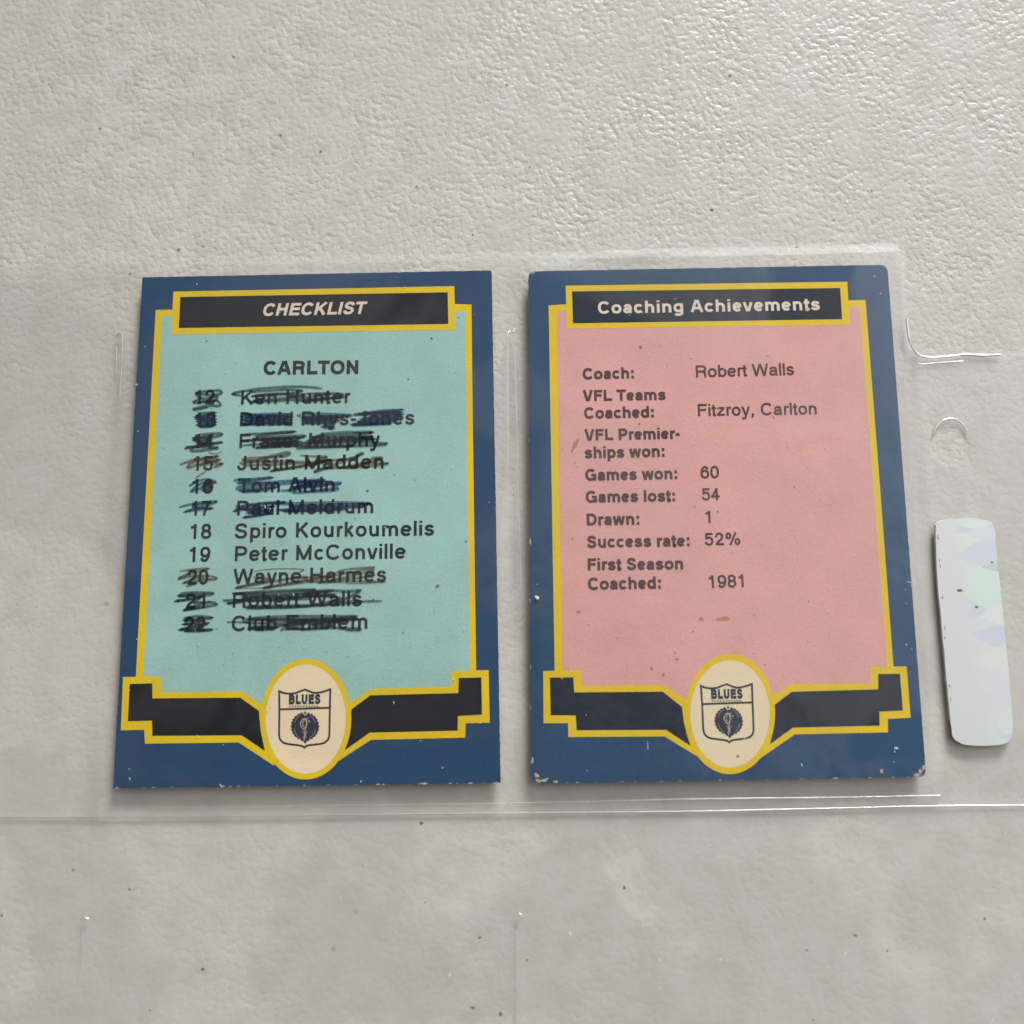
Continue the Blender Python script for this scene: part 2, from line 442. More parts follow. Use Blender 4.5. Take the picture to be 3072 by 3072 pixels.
def glyph(ch, w, bold):
    adv = (ADVB if bold else ADV)[ch]
    h = w / 2; X = 532.0 if bold else 523.0; T = CAP - h; B = h; xT = X - h + 6; xB = h - 8
    L = 74 + h; R = adv - 74 - h; mid = adv / 2
    l = 62 + h; r = adv - 62 - h            # stems of small letters
    ol = 36 + h; orr = adv - 36 - h         # rounds of small letters
    xm = (xT + xB) / 2; xr = (xT - xB) / 2
    def bowl(xl, xc, xr_, yt, yb):
        return [(xl, yt), (xc, yt)] + ell(xc, (yt + yb) / 2, xr_ - xc, (yt - yb) / 2, 90, -90, 14)[1:-1] + [(xc, yb), (xl, yb)]
    def ring(x0, x1, y0, y1):
        return ell((x0 + x1) / 2, (y0 + y1) / 2, (x1 - x0) / 2, (y1 - y0) / 2, 0, 360, 30)[:-1], True
    o = lambda p: (p, False)
    if ch == 'A': return [o([(18 + h, 0), (mid - h * .35, CAP)]), o([(adv - 18 - h, 0), (mid + h * .35, CAP)]), o([(adv * .24, 232), (adv * .76, 232)])]
    if ch == 'B': return [o([(L, 0), (L, CAP)]), o(bowl(L, adv * .55, adv - 80 - h, T, 378)), o(bowl(L, adv * .58, adv - 46 - h, 378, B))]
    if ch == 'C': return [o(ell(mid + 18, CAP / 2, mid - 30 - h, CAP / 2 - h + 10, 36, 324, 26))]
    if ch == 'D': return [o([(L, 0), (L, CAP)]), o(bowl(L, adv * .45, adv - 48 - h, T, B))]
    if ch == 'E': return [o([(L, 0), (L, CAP)]), o([(L, T), (adv - 50, T)]), o([(L, 376), (adv - 78, 376)]), o([(L, B), (adv - 44, B)])]
    if ch == 'F': return [o([(L, 0), (L, CAP)]), o([(L, T), (adv - 34, T)]), o([(L, 365), (adv - 84, 365)])]
    if ch == 'G': return [o(ell(mid - 10, CAP / 2, mid - 50 - h, CAP / 2 - h + 10, 42, 318, 26)), o([(mid + 20, 345), (adv - 62 - h, 345), (adv - 62 - h, 0)])]
    if ch == 'H': return [o([(L, 0), (L, CAP)]), o([(R, 0), (R, CAP)]), o([(L, 372), (R, 372)])]
    if ch == 'I': return [o([(mid, 0), (mid, CAP)])]
    if ch == 'J': return [o([(adv - 70 - h, CAP), (adv - 70 - h, 200)] + ell(adv / 2 - 25, 200, adv / 2 - 45 - h, 200 - h + 10, 0, -180, 16) + [(24 + h, 230)])]
    if ch == 'K': return [o([(L, 0), (L, CAP)]), o([(L, 250), (adv - 40 - h, CAP)]), o([(adv * .42, 420), (adv - 20 - h, 0)])]
    if ch == 'L': return [o([(L, 0), (L, CAP)]), o([(L, B), (adv - 26, B)])]
    if ch == 'M': return [o([(L, 0), (L, CAP)]), o([(R, 0), (R, CAP)]), o([(L, CAP - h), (mid, 30)]), o([(R, CAP - h), (mid, 30)])]
    if ch == 'N': return [o([(L, 0), (L, CAP)]), o([(R, 0), (R, CAP)]), o([(L, CAP - h), (R, h)])]
    if ch == 'O': return [ring(42 + h, adv - 42 - h, B - 10, T + 10)]
    if ch == 'P': return [o([(L, 0), (L, CAP)]), o(bowl(L, adv * .55, adv - 46 - h, T, 315))]
    if ch == 'R': return [o([(L, 0), (L, CAP)]), o(bowl(L, adv * .55, adv - 60 - h, T, 345)), o(catmull([(adv * .55, 345), (adv - 110 - h, 300), (adv - 90 - h, 180), (adv - 72 - h, 0)], 5))]
    if ch == 'S': return [o(boxpts(SS, 46 + h, adv - 40 - h, B - 10, T + 10))]
    if ch == 'T': return [o([(mid, 0), (mid, CAP)]), o([(16, T), (adv - 16, T)])]
    if ch == 'U': return [o([(L, CAP), (L, 260)] + ell(mid, 260, mid - 74 - h, 260 - h + 8, 180, 360, 18)[1:-1] + [(R, 260), (R, CAP)])]
    if ch == 'V': return [o([(20 + h, CAP), (mid - h * .3, 0)]), o([(adv - 20 - h, CAP), (mid + h * .3, 0)])]
    if ch == 'W':
        return [o([(18 + h, CAP), (adv * .27, 0)]), o([(adv * .27, 0), (mid, CAP)]), o([(mid, CAP), (adv * .73, 0)]), o([(adv * .73, 0), (adv - 18 - h, CAP)])]
    AA = [(0.06, .70), (0.14, .92), (0.40, 1.0), (0.66, .94), (0.78, .75), (0.78, 0.45), (0.78, 0.15), (0.83, 0.02), (0.97, 0.0)]
    AB = [(0.78, 0.62), (0.6, 0.56), (0.25, 0.50), (0.03, 0.34), (0.05, 0.12), (0.25, 0.0), (0.48, 0.03), (0.68, 0.15), (0.78, 0.33)]
    if ch == 'a': return [o(boxpts(AA, ol, adv - 14 - h * .6, xB, xT)), o(boxpts(AB, ol, adv - 14 - h * .6, xB, xT))]
    if ch == 'b': return [o([(l, 0), (l, CAP)]), ring(l, orr, xB, xT)]
    if ch == 'c': return [o(ell(mid + 14, xm, mid - 24 - h, xr, 38, 322, 22))]
    if ch == 'd': return [o([(r, 0), (r, CAP)]), ring(ol, r, xB, xT)]
    if ch == 'e': return [o([(ol, xm + 5), (orr, xm + 5)]), o(ell(mid, xm, mid - 36 - h, xr, 2, 322, 24))]
    if ch == 'g': return [ring(ol, r, xB + 12, xT), o([(r, X), (r, -20)] + ell((ol + r) / 2, -30, (r - ol) / 2, 178 - h, 0, -155, 14)[1:])]
    if ch == 'h': return [o([(l, 0), (l, CAP)]), o(ell((l + r) / 2, X * .52, (r - l) / 2, xT - X * .52, 180, 0, 16) + [(r, 0)])]
    if ch == 'i': return [o([(mid, 0), (mid, X)]), o([(mid, 616), (mid, CAP + 4)])]
    if ch == 'k': return [o([(l, 0), (l, CAP)]), o([(l, 185), (adv - 40 - h, X)]), o([(adv * .46, 300), (adv - 18 - h, 0)])]
    if ch == 'l': return [o([(mid, 0), (mid, CAP)])]
    if ch == 'm':
        return [o([(l, 0), (l, X)]), o(ell((l + mid) / 2, X * .55, (mid - l) / 2, xT - X * .55, 180, 0, 14) + [(mid, 0)]),
                o(ell((r + mid) / 2, X * .55, (r - mid) / 2, xT - X * .55, 180, 0, 14) + [(r, 0)])]
    if ch == 'n': return [o([(l, 0), (l, X)]), o(ell((l + r) / 2, X * .52, (r - l) / 2, xT - X * .52, 180, 0, 16) + [(r, 0)])]
    if ch == 'o': return [ring(ol, orr, xB, xT)]
    if ch == 'p': return [o([(l, -207), (l, X)]), ring(l, orr, xB, xT)]
    if ch == 'r': return [o([(l, 0), (l, X)]), o(catmull([(l, X * .55), (l + 40, X * .82), (l + 110, xT - 4), (adv - 6, xT - 2)], 5))]
    if ch == 's': return [o(boxpts(SS, 32 + h, adv - 30 - h, xB, xT))]
    if ch == 't': return [o([(adv * .46, 660), (adv * .46, 120)] + catmull([(adv * .46, 90), (adv * .52, 28), (adv * .7, h * .8), (adv - 18, h * .85)], 4)), o([(12, X - h), (adv - 20, X - h)])]
    if ch == 'u': return [o([(r, 0), (r, X)]), o([(l, X), (l, X * .48)] + ell((l + r) / 2, X * .46, (r - l) / 2, X * .46 - xB, 180, 360, 16)[1:])]
    if ch == 'v': return [o([(10 + h, X), (mid - h * .3, 0)]), o([(adv - 10 - h, X), (mid + h * .3, 0)])]
    if ch == 'w': return [o([(14 + h, X), (adv * .29, 0)]), o([(adv * .29, 0), (mid, X)]), o([(mid, X), (adv * .71, 0)]), o([(adv * .71, 0), (adv - 14 - h, X)])]
    if ch == 'y': return [o([(10 + h, X), (mid, 10)]), o([(adv - 10 - h, X), (mid - 5, -60), (mid - 50, -160), (mid - 95, -180), (38, -172)])]
    if ch == 'z': return [o([(36, X - h), (adv - 50, X - h)]), o([(adv - 60 - h, X - w), (40 + h, w)]), o([(32, h), (adv - 34, h)])]
    if ch == '0': return [ring(38 + h, adv - 38 - h, B - 10, T + 8)]
    if ch == '1': return [o([(adv * .56, 0), (adv * .56, CAP)]), o([(108, 535 + h * .4), (adv * .42, 560), (adv * .54, 690)])]
    if ch == '2': return [o(boxpts([(0.02, 0.66), (0.08, 0.88), (0.28, 0.99), (0.5, 1.0), (0.78, 0.96), (0.94, 0.8), (0.92, 0.62), (0.72, 0.44), (0.4, 0.28), (0.14, 0.12), (0.06, 0.0)], 40 + h, adv - 40 - h, B, T + 8)), o([(30 + h * .6, B), (adv - 40, B)])]
    if ch == '3': return [o(boxpts([(0.02, 0.74), (0.1, 0.92), (0.35, 1.0), (0.65, 0.99), (0.88, 0.86), (0.86, 0.66), (0.64, 0.56), (0.45, 0.55)], 38 + h, adv - 38 - h, B - 10, T + 8)),
                          o(boxpts([(0.45, 0.55), (0.7, 0.53), (0.95, 0.4), (0.97, 0.2), (0.75, 0.03), (0.4, 0.0), (0.12, 0.08), (0.0, 0.28)], 38 + h, adv - 38 - h, B - 10, T + 8))]
    if ch == '4': return [o([(adv * .66, 0), (adv * .66, CAP)]), o([(adv * .64, CAP - h), (45 + h, 210)]), o([(30, 165 + h), (adv - 26, 165 + h)])]
    if ch == '5': return [o([(adv - 70, T), (120 + h * .4, T), (75 + h, 350)]), o(boxpts([(0.07, 0.5), (0.3, 0.64), (0.6, 0.65), (0.9, 0.52), (0.98, 0.33), (0.88, 0.1), (0.6, 0.0), (0.28, 0.02), (0.06, 0.12), (0.0, 0.26)], 36 + h, adv - 40 - h, B - 10, T + 8))]
    if ch == '6': return [ring(40 + h, adv - 40 - h, B - 10, 452), o(boxpts([(0.95, 0.76), (0.85, 0.92), (0.6, 1.0), (0.3, 0.94), (0.08, 0.72), (0.0, 0.45), (0.0, 0.3)], 40 + h, adv - 40 - h, B - 10, T + 8))]
    if ch == '7': return [o([(36, T), (adv - 40, T)]), o(catmull([(adv - 50 - h, T), (adv * .6, 440), (adv * .4, 180), (adv * .36, 0)], 5))]
    if ch == '8': return [ring(62 + h, adv - 62 - h, 378, T + 8), ring(38 + h, adv - 38 - h, B - 10, 378)]
    if ch == '9': return [ring(40 + h, adv - 40 - h, 268, T + 8), o(boxpts([(0.04, 0.22), (0.15, 0.06), (0.4, 0.0), (0.7, 0.06), (0.92, 0.28), (1.0, 0.55), (1.0, 0.7)], 40 + h, adv - 40 - h, B - 10, T + 8))]
    if ch == '%': return [ring(40 + h, 330 - h * .3, 390, T + 8), ring(560 + h * .3, 850 - h, B - 10, 330), o([(280, -10), (610, CAP + 10)])]
    if ch == ':': return [o([(mid, 0), (mid, w * 1.1)]), o([(mid, X - w * 1.1), (mid, X)])]
    if ch == ',': return [o([(mid, w), (mid, 0), (mid - 40, -120)])]
    if ch == '-': return [o([(40, 275), (adv - 40, 275)])]
    return []

def lettering(name, txt, p0, p1, cap, mat, parent, z, stroke=112.0, bold=False, shear=0.0, xs=1.03):
    """a printed line: p0 and p1 are its left and right ends on the baseline, cap its capital height, all measured in the photo"""
    A = P(*p0, z); Bp = P(*p1, z)
    ux = (Bp - A); width = ux.length; ux.normalize()
    mx_, my_ = (p0[0] + p1[0]) / 2, (p0[1] + p1[1]) / 2
    hh = (P(mx_, my_ - cap, z) - P(mx_, my_, z)).length
    uy = Vector((-ux.y, ux.x, 0))
    k = hh / CAP
    adv = ADVB if bold else ADV
    glyphs = []; x = 0.0; lo = 1e9; hi = -1e9; ng = 0
    for i, ch in enumerate(txt):
        gl = glyph(ch, stroke, bold)
        glyphs.append((x, i, gl))
        for pts, cl in gl:
            for q in pts:
                lo = min(lo, x + q[0] - stroke * .35); hi = max(hi, x + q[0] + stroke * .35)
        x += adv[ch]
    nat = (hi - lo) * k * xs
    n = max(1, len(txt) - 1)
    track = (width - nat) / n
    lim = 0.025 * hh
    sx = xs
    if abs(track) > lim:                      # the rest of the difference widens the letters
        track = math.copysign(lim, track)
        sx = xs * (width - track * n) / nat
    bm = bmesh.new(); zi = 0
    for gx, i, gl in glyphs:
        for pts, cl in gl:
            Lp, Rp = ribbon2d(pts, stroke, cl)
            zi = (zi + 1) % 5
            def to(q):
                u = (gx + q[0] - lo) * k * sx + track * i + shear * q[1] * k
                return A + ux * u + uy * (q[1] * k) + Vector((0, 0, zi * 2.0 * UM))
            a = [bm.verts.new(to(q)) for q in Lp]; b = [bm.verts.new(to(q)) for q in Rp]
            m = len(a)
            for j in range(m if cl else m - 1):
                f = bm.faces.new((a[j], b[j], b[(j + 1) % m], a[(j + 1) % m])); f.normal_update()
                if f.normal.z < 0: f.normal_flip()
    me = bpy.data.meshes.new(name); bm.to_mesh(me); bm.free()
    return link(name, me, mat, parent)

def pen_strokes(name, strokes, tile, sc, mat, parent, z):
    """hand-drawn marker strokes: each a run of points in a crop of the photograph (origin tile, scale sc)"""
    bm = bmesh.new(); zz = z
    for pts, w in strokes:
        g = [(tile[0] + x * sc + random.uniform(-.6, .6), tile[1] + y * sc + random.uniform(-.6, .6)) for x, y in pts]
        g = catmull(g, 7)
        ws = []
        for i in range(len(g)):
            t = i / (len(g) - 1)
            taper = min(1, 0.55 + 6 * min(t, 1 - t))
            ws.append(w * sc * taper * (0.9 + 0.25 * noise.noise((i * .23, w, pts[0][0] * .01))))
        Lp, Rp = ribbon2d(g, ws)
        prev = None
        for a, b in zip(Lp, Rp):
            zz += 0.12 * UM
            va, vb = bm.verts.new(P(*a, zz)), bm.verts.new(P(*b, zz))
            if prev:
                f = bm.faces.new((prev[0], prev[1], vb, va)); f.normal_update()
                if f.normal.z < 0: f.normal_flip()
            prev = (va, vb)
        zz += 1.0 * UM
    me = bpy.data.meshes.new(name); bm.to_mesh(me); bm.free()
    return link(name, me, mat, parent)

# ------------------------------------------------------------------ the card body
def rough_outline(c4, rad, amp, step, seed):
    """card outline (photo points, clockwise from top left): rounded corners, slightly frayed edges"""
    rnd = random.Random(seed)
    pts = []
    for i in range(4):
        p = Vector(c4[i]); a = Vector(c4[i - 1]); b = Vector(c4[(i + 1) % 4])
        da = (a - p).normalized(); db = (b - p).normalized()
        r = rad[i]
        s = p + da * r; t = p + db * r
        nb = 7
        for k in range(nb + 1):
            u = k / nb
            pts.append(s * (1 - u) ** 2 + p * 2 * u * (1 - u) + t * u * u)
        q = Vector(c4[(i + 1) % 4]); e2 = q + (p - q).normalized() * rad[(i + 1) % 4]
        n = int((e2 - t).length / step)
        nd = Vector((-(e2 - t).y, (e2 - t).x)).normalized()
        for k in range(1, n):
            u = k / n
            j = noise.noise((k * 0.35, seed, i)) * amp + rnd.uniform(-.3, .3) * amp
            pts.append(t.lerp(e2, u) + nd * j)
    return pts

def card_board(name, outline, thick, top, core, parent, z):
    bm = bmesh.new()
    a = [bm.verts.new(P(p[0], p[1], z)) for p in outline]
    b = [bm.verts.new(v.co - Vector((0, 0, thick))) for v in a]
    f = bm.faces.new(a); f.normal_update(); flip = f.normal.z < 0
    if flip: f.normal_flip()
    f.material_index = 0
    g = bm.faces.new(list(reversed(b)) if not flip else b); g.material_index = 1
    n = len(a)
    for i in range(n):
        j = (i + 1) % n
        s = bm.faces.new((a[i], a[j], b[j], b[i]) if flip else (a[j], a[i], b[i], b[j])); s.material_index = 1
    bmesh.ops.triangulate(bm, faces=[f, g], ngon_method='EAR_CLIP')
    bmesh.ops.recalc_face_normals(bm, faces=bm.faces[:])
    me = bpy.data.meshes.new(name); bm.to_mesh(me); bm.free()
    return link(name, me, [top, core], parent)

def oval(cx, cy, rx, ry, z, n=64, skew=0.0):
    return [P(cx + rx * math.cos(2 * math.pi * k / n), cy - ry * math.sin(2 * math.pi * k / n) - skew * math.cos(2 * math.pi * k / n), z) for k in range(n)]

LV = [CZ + k * 6 * UM for k in range(20)]

def build_card(D):
    root = empty(D['name'], None)
    tag(root, D['label'], 'trading card', 'football cards in the clear sleeve page')
    board = card_board('card_board', rough_outline(D['corners'], D['rad'], D['amp'], 7, D['seed']), 0.00042, M[D['blue']], M['core'], root, CZ)
    # frames (yellow) and fields
    panel = link('text_panel', mesh_polys([PL(D['panel'], LV[3])]), M[D['field']], root)
    link('panel_frame', mesh_polys([PL(D['panel_frame'], LV[1])]), M['yellow'], panel)
    bar = link('title_bar', mesh_polys([PL(D['title_dark'], LV[6])]), M[D['dark']], root)
    link('title_frame', mesh_polys([PL(D['title_frame'], LV[5])]), M['yellow'], bar)
    lettering('title_lettering', *D['title'], M['title'], bar, LV[8], 155 if D['title_shear'] else 150, True, D['title_shear'])
    for k in (0, 1):
        bn = link('banner', mesh_polys([PL(D['banner_dark'][k], LV[6] + UM)]), M[D['dark']], root)
        link('banner_frame', mesh_polys([PL(D['banner_frame'][k], LV[5] + UM)]), M['yellow'], bn)
    cx, cy, rx, ry, ox, oy, sk = D['oval']
    em = link('emblem_oval', mesh_polys([oval(cx, cy, rx, ry, LV[9], 72, sk)]), M[D['cream']], root)
    link('emblem_ring', ring_mesh(oval(cx, cy, ox, oy, LV[8], 72, sk), oval(cx, cy, rx - 1, ry - 1, LV[8], 72, sk)), M['yellow'], em)
    emblem(em, D['emblem'])
    for args in D['lines']:
        lettering(*args[:5], M[D['text']], panel, LV[9], **args[5])
    for nm, strokes, tile, ink in D.get('pen', []):
        pen_strokes(nm, strokes, tile, 0.20704, M[ink], panel, LV[12])
    # worn bare edges, stains, dust
    rnd = random.Random(D['seed'])
    fray = []
    for i, (x, y, r, asp, ang) in enumerate(D['worn']):
        pl = blob(x, y, r * .78, LV[2] + i * .3 * UM, 12, 0.6, asp, ang)
        if r >= 5: link('worn_edge', mesh_polys([pl]), M['core'], root)
        else: fray.append(pl)
    tag(link('frayed_fibres', mesh_polys(fray), M['core'], root), kind='stuff')
    for i, (x, y, r, asp, ang) in enumerate(D['stains']):
        link('stain', mesh_polys([blob(x, y, r, LV[7] + i * .3 * UM, 11, 0.6, asp, ang)]), M['stain'], panel)
    du = []
    c = D['corners']
    for i in range(70):
        u, v = rnd.random(), rnd.random()
        x = (c[0][0] * (1 - u) + c[1][0] * u) * (1 - v) + (c[3][0] * (1 - u) + c[2][0] * u) * v
        y = (c[0][1] * (1 - u) + c[1][1] * u) * (1 - v) + (c[3][1] * (1 - u) + c[2][1] * u) * v
        du.append(blob(x, y, rnd.uniform(1.2, 3.0), LV[18] + i * .2 * UM, 6, 0.5, rnd.uniform(1, 2), rnd.random() * 3))
    tag(link('dust_specks', mesh_polys(du), M['dust'], root), kind='stuff')
    dk = []
    for i in range(34):
        u, v = rnd.uniform(.08, .92), rnd.uniform(.12, .8)
        x = (c[0][0] * (1 - u) + c[1][0] * u) * (1 - v) + (c[3][0] * (1 - u) + c[2][0] * u) * v
        y = (c[0][1] * (1 - u) + c[1][1] * u) * (1 - v) + (c[3][1] * (1 - u) + c[2][1] * u) * v
        dk.append(blob(x, y, rnd.uniform(0.9, 2.0), LV[7] + (i + 30) * .2 * UM, 6, 0.5, rnd.uniform(1, 2), rnd.random() * 3))
    for x, y, r in D['dots']:
        dk.append(blob(x, y, r, LV[7] + (len(dk) + 40) * .2 * UM, 8, 0.5))
    tag(link('dirt_specks', mesh_polys(dk), M['dot'], root), kind='stuff')
    return root

def strokes_mesh(paths, z):
    bm = bmesh.new(); k = 0
    for pts, w, closed in paths:
        Lp, Rp = ribbon2d(pts, w, closed)
        k += 1
        a = [bm.verts.new(P(*q, z + k * 1.0 * UM)) for q in Lp]; b = [bm.verts.new(P(*q, z + k * 1.0 * UM)) for q in Rp]
        m = len(a)
        for j in range(m if closed else m - 1):
            f = bm.faces.new((a[j], b[j], b[(j + 1) % m], a[(j + 1) % m])); f.normal_update()
            if f.normal.z < 0: f.normal_flip()
    me = bpy.data.meshes.new('strokes'); bm.to_mesh(me); bm.free()
    return me

def emblem(par, E):
    ox, oy, lean = E['origin'][0], E['origin'][1], E['lean']
    # crop units of the close look at the emblem -> photo points
    def q(x, y): return (ox + (x + lean * (y - 800)) * 0.18634, oy + (y + E['tilt'] * (x - 780)) * 0.18634)
    top = [(362, 395), (430, 424), (520, 436), (620, 428), (700, 395), (782, 368), (850, 398), (930, 425), (1030, 415), (1110, 392), (1186, 364)]
    right = [(1178, 700), (1170, 1110), (1150, 1175), (1095, 1225), (1030, 1243), (860, 1262), (800, 1275), (768, 1305)]
    left = [(735, 1278), (650, 1262), (500, 1245), (425, 1222), (375, 1170), (360, 1100), (366, 700)]
    sh = [q(*p) for p in top + right + left]
    w = 32 * 0.18634
    paths = [(sh, w, True), ([q(366, 688), q(1172, 662)], w, False)]
    link('shield_outline', strokes_mesh(paths, LV[11]), M['navy'], par)
    lettering('shield_lettering', 'BLUES', q(522, 607), q(1020, 600), 158 * .18634, M['navy'], par, LV[13], 205, True, 0.0, 0.9)
    small = []
    rnd = random.Random(3)
    for i in range(11):
        x = 530 + i * 45
        small.append(([q(x, 655), q(x, 622)], 9 * .186, False)); small.append(([q(x + 4, 640), q(x + 26, 630 + rnd.uniform(-6, 14))], 9 * .186, False))
    link('shield_small_lettering', strokes_mesh(small, LV[12]), M['navy'], par)
    # roundel with a scalloped rim and a point at its foot
    ring = []
    for k in range(120):
        a = 2 * math.pi * k / 120
        r = 226 + 9 * math.cos(a * 24)
        x, y = 778 + r * math.cos(a), 962 - r * math.sin(a) * 1.0
        if abs(a - 1.5 * math.pi) < 0.28: y += 46 * (1 - abs(a - 1.5 * math.pi) / 0.28)
        ring.append(P(*q(x, y), LV[11] + 3 * UM))
    rd = link('roundel', mesh_polys([ring]), M['navy'], par)
    cv = lambda pts, w: (catmull([q(*p) for p in pts], 6), w * .18634, False)
    mono = [cv([(800, 845), (755, 840), (715, 885), (705, 930), (735, 985), (770, 1010)], 15),
            cv([(835, 830), (770, 860), (740, 910), (760, 970), (800, 985)], 10),
            cv([(795, 850), (805, 900), (795, 960), (775, 1050), (765, 1190)], 14),
            cv([(790, 890), (840, 870), (855, 900)], 9), cv([(800, 930), (830, 920)], 8),
            cv([(735, 1040), (775, 1090), (800, 1150)], 9), cv([(815, 1040), (780, 1100), (745, 1150)], 9),
            cv([(745, 745), (780, 775), (825, 740)], 22), cv([(770, 705), (785, 720), (800, 705)], 18),
            cv([(600, 1000), (640, 1090), (700, 1150)], 5), cv([(950, 1000), (920, 1080), (850, 1150)], 5),
            cv([(610, 900), (650, 820), (700, 780)], 5), cv([(945, 910), (910, 830), (860, 785)], 5)]
    link('monogram', strokes_mesh(mono, LV[14]), M['navyline'], par)

def zone(tile, *strokes):
    return tile, strokes

# ------------------------------------------------------------------ the checklist card (left)
T1, T3, T5, T7 = (520, 1140), (520, 1280), (520, 1420), (520, 1700)
pen = []
def pn(nm, tile, ink, *st): pen.append((nm, [(s[0], s[1] * 1.3) if isinstance(s, tuple) else (s, 46) for s in st], tile, ink))
NS, MS = 'number_scribble', 'name_scribble'
pn(NS, T1, 'ink_black', [(310, 185), (480, 165), (660, 150), (690, 200), (500, 215), (330, 200), (420, 270), (620, 240), (590, 300), (300, 320), (420, 250)],
   [(340, 330), (600, 290), (680, 365), (500, 375), (310, 410), (330, 425), (500, 390)])
pn(MS, T1, 'ink_black', [(1000, 225), (860, 205), (980, 165), (1300, 125), (1650, 95), (1950, 100), (2160, 125)],
   [(1080, 180), (1600, 140), (1860, 150), (1700, 190), (1150, 230), (1500, 200), (1900, 230), (1300, 290), (1180, 310), (1700, 290), (2050, 240), (2250, 200), (2150, 270), (1750, 310)],
   [(1850, 200), (2300, 190), (2450, 225), (2100, 290), (1900, 300), (2250, 260), (2520, 245)])
pn(NS, T1, 'ink_blue', ([(350, 480), (600, 475), (330, 530), (600, 520), (350, 560), (600, 565), (370, 600), (600, 610), (370, 645), (590, 650), (390, 670), (560, 680)], 44))
pn(MS, T1, 'ink_blue', ([(1000, 490), (1700, 500), (1000, 530), (1700, 540), (1000, 575), (1690, 585), (1000, 620), (1700, 625), (1010, 645)], 44), [(1790, 515), (1850, 510)],
   ([(1860, 490), (2250, 500), (2560, 520), (1870, 540), (2400, 550), (1880, 580), (2380, 590), (1900, 620), (2300, 625)], 44),
   ([(2180, 640), (2300, 690), (2180, 670), (2300, 650)], 44),
   [(2600, 495), (2950, 465), (3320, 430), (2950, 455), (2620, 510)],
   ([(2730, 470), (3310, 470), (2700, 500), (3320, 500), (2720, 560), (3280, 540), (2700, 590), (3250, 580), (2590, 640), (3150, 625), (2600, 650), (2900, 640)], 38))
pn(NS, T3, 'ink_black', [(310, 120), (650, 95), (700, 120), (560, 150), (300, 160), (400, 200), (560, 130), (300, 180), (420, 230)],
   [(350, 260), (680, 225), (600, 250), (190, 300), (420, 290), (640, 310), (270, 355), (340, 280), (560, 250), (360, 230), (540, 200), (400, 270)],
   ([(510, 370), (560, 385), (640, 390), (700, 350)], 12))
pn(MS, T3, 'ink_black', [(985, 115), (1300, 100), (1760, 75), (1300, 120), (1250, 150), (1800, 130), (1830, 150), (1000, 205), (1500, 170), (1900, 160)],
   [(1000, 270), (1250, 255), (1850, 220), (1300, 290), (1260, 300), (1850, 270), (1400, 240), (1780, 200), (1300, 200), (1700, 250), (1280, 270)],
   [(1780, 310), (1960, 260), (2100, 130), (2400, 80), (2800, 75), (2830, 90), (2300, 120), (2050, 150), (2700, 140), (2830, 150), (1950, 200), (2500, 190), (2900, 180),
    (1850, 240), (2500, 230), (3060, 235), (2900, 270), (1850, 290), (2600, 280), (1780, 320)])
pn(NS, T3, 'ink_brown', [(100, 550), (330, 470), (560, 440), (620, 435), (300, 510), (210, 590), (400, 540), (660, 480), (420, 510)], [(580, 590), (700, 540), (560, 530), (380, 560)],
   ([(470, 650), (400, 690), (350, 720), (330, 745)], 18))
pn(MS, T3, 'ink_brown', [(960, 525), (1080, 520), (1640, 375), (1600, 425), (1070, 455), (1100, 500), (1900, 500)],
   [(1060, 560), (1500, 545), (1950, 520), (2200, 500), (1900, 560), (1420, 640), (1700, 600), (2100, 530), (2300, 470)],
   [(1840, 415), (2100, 430), (2220, 440), (2100, 500), (2600, 450), (2700, 390), (2720, 410), (2300, 560), (2060, 650), (2150, 610), (2700, 560), (2900, 450), (3000, 470), (2500, 590), (3100, 535), (2800, 520)])
pn(NS, T5, 'ink_blue', [(230, 185), (350, 110), (500, 90), (610, 130), (400, 150), (260, 250), (350, 230), (550, 150), (540, 230), (430, 220)],
   [(440, 130), (540, 120), (440, 180), (550, 190), (430, 240), (540, 250)])
pn(MS, T5, 'ink_blue', [(880, 120), (930, 90), (1100, 85), (1430, 60), (1100, 110), (950, 140), (1300, 130)],
   [(905, 235), (1000, 180), (1520, 120), (1900, 100), (2150, 100), (1100, 200), (1000, 250), (1500, 200), (1000, 265), (1400, 245)],
   [(1550, 240), (1700, 240), (2350, 140), (2360, 160), (1900, 170), (1750, 275), (2200, 230), (2350, 200), (2340, 240), (1900, 270)], [(1750, 130), (2200, 120), (1800, 180), (2200, 190)])
pn(NS, T5, 'ink_blue', [(80, 495), (300, 440), (600, 405), (560, 440), (180, 550), (330, 530), (560, 505), (330, 500), (300, 460), (520, 430)])
pn(MS, T5, 'ink_blue', [(900, 465), (1000, 470), (1450, 425), (1600, 420), (1100, 450), (890, 540), (1100, 500), (1450, 480), (1050, 530), (1400, 530), (1080, 570), (1400, 575), (1030, 635), (1300, 595), (1450, 520)],
   [(1430, 440), (1700, 440), (2300, 420), (2700, 430), (2800, 440), (2200, 460), (1700, 480), (2300, 480), (2750, 480), (1500, 530), (2500, 520), (1600, 550), (2300, 540)])
pn(NS, T7, 'ink_brown', ([(85, 65), (300, 40), (500, 30), (300, 90), (200, 110), (80, 175), (300, 130), (560, 140), (620, 175), (400, 200), (150, 235), (350, 160), (540, 185)], 32), ([(180, 290), (320, 250)], 26))
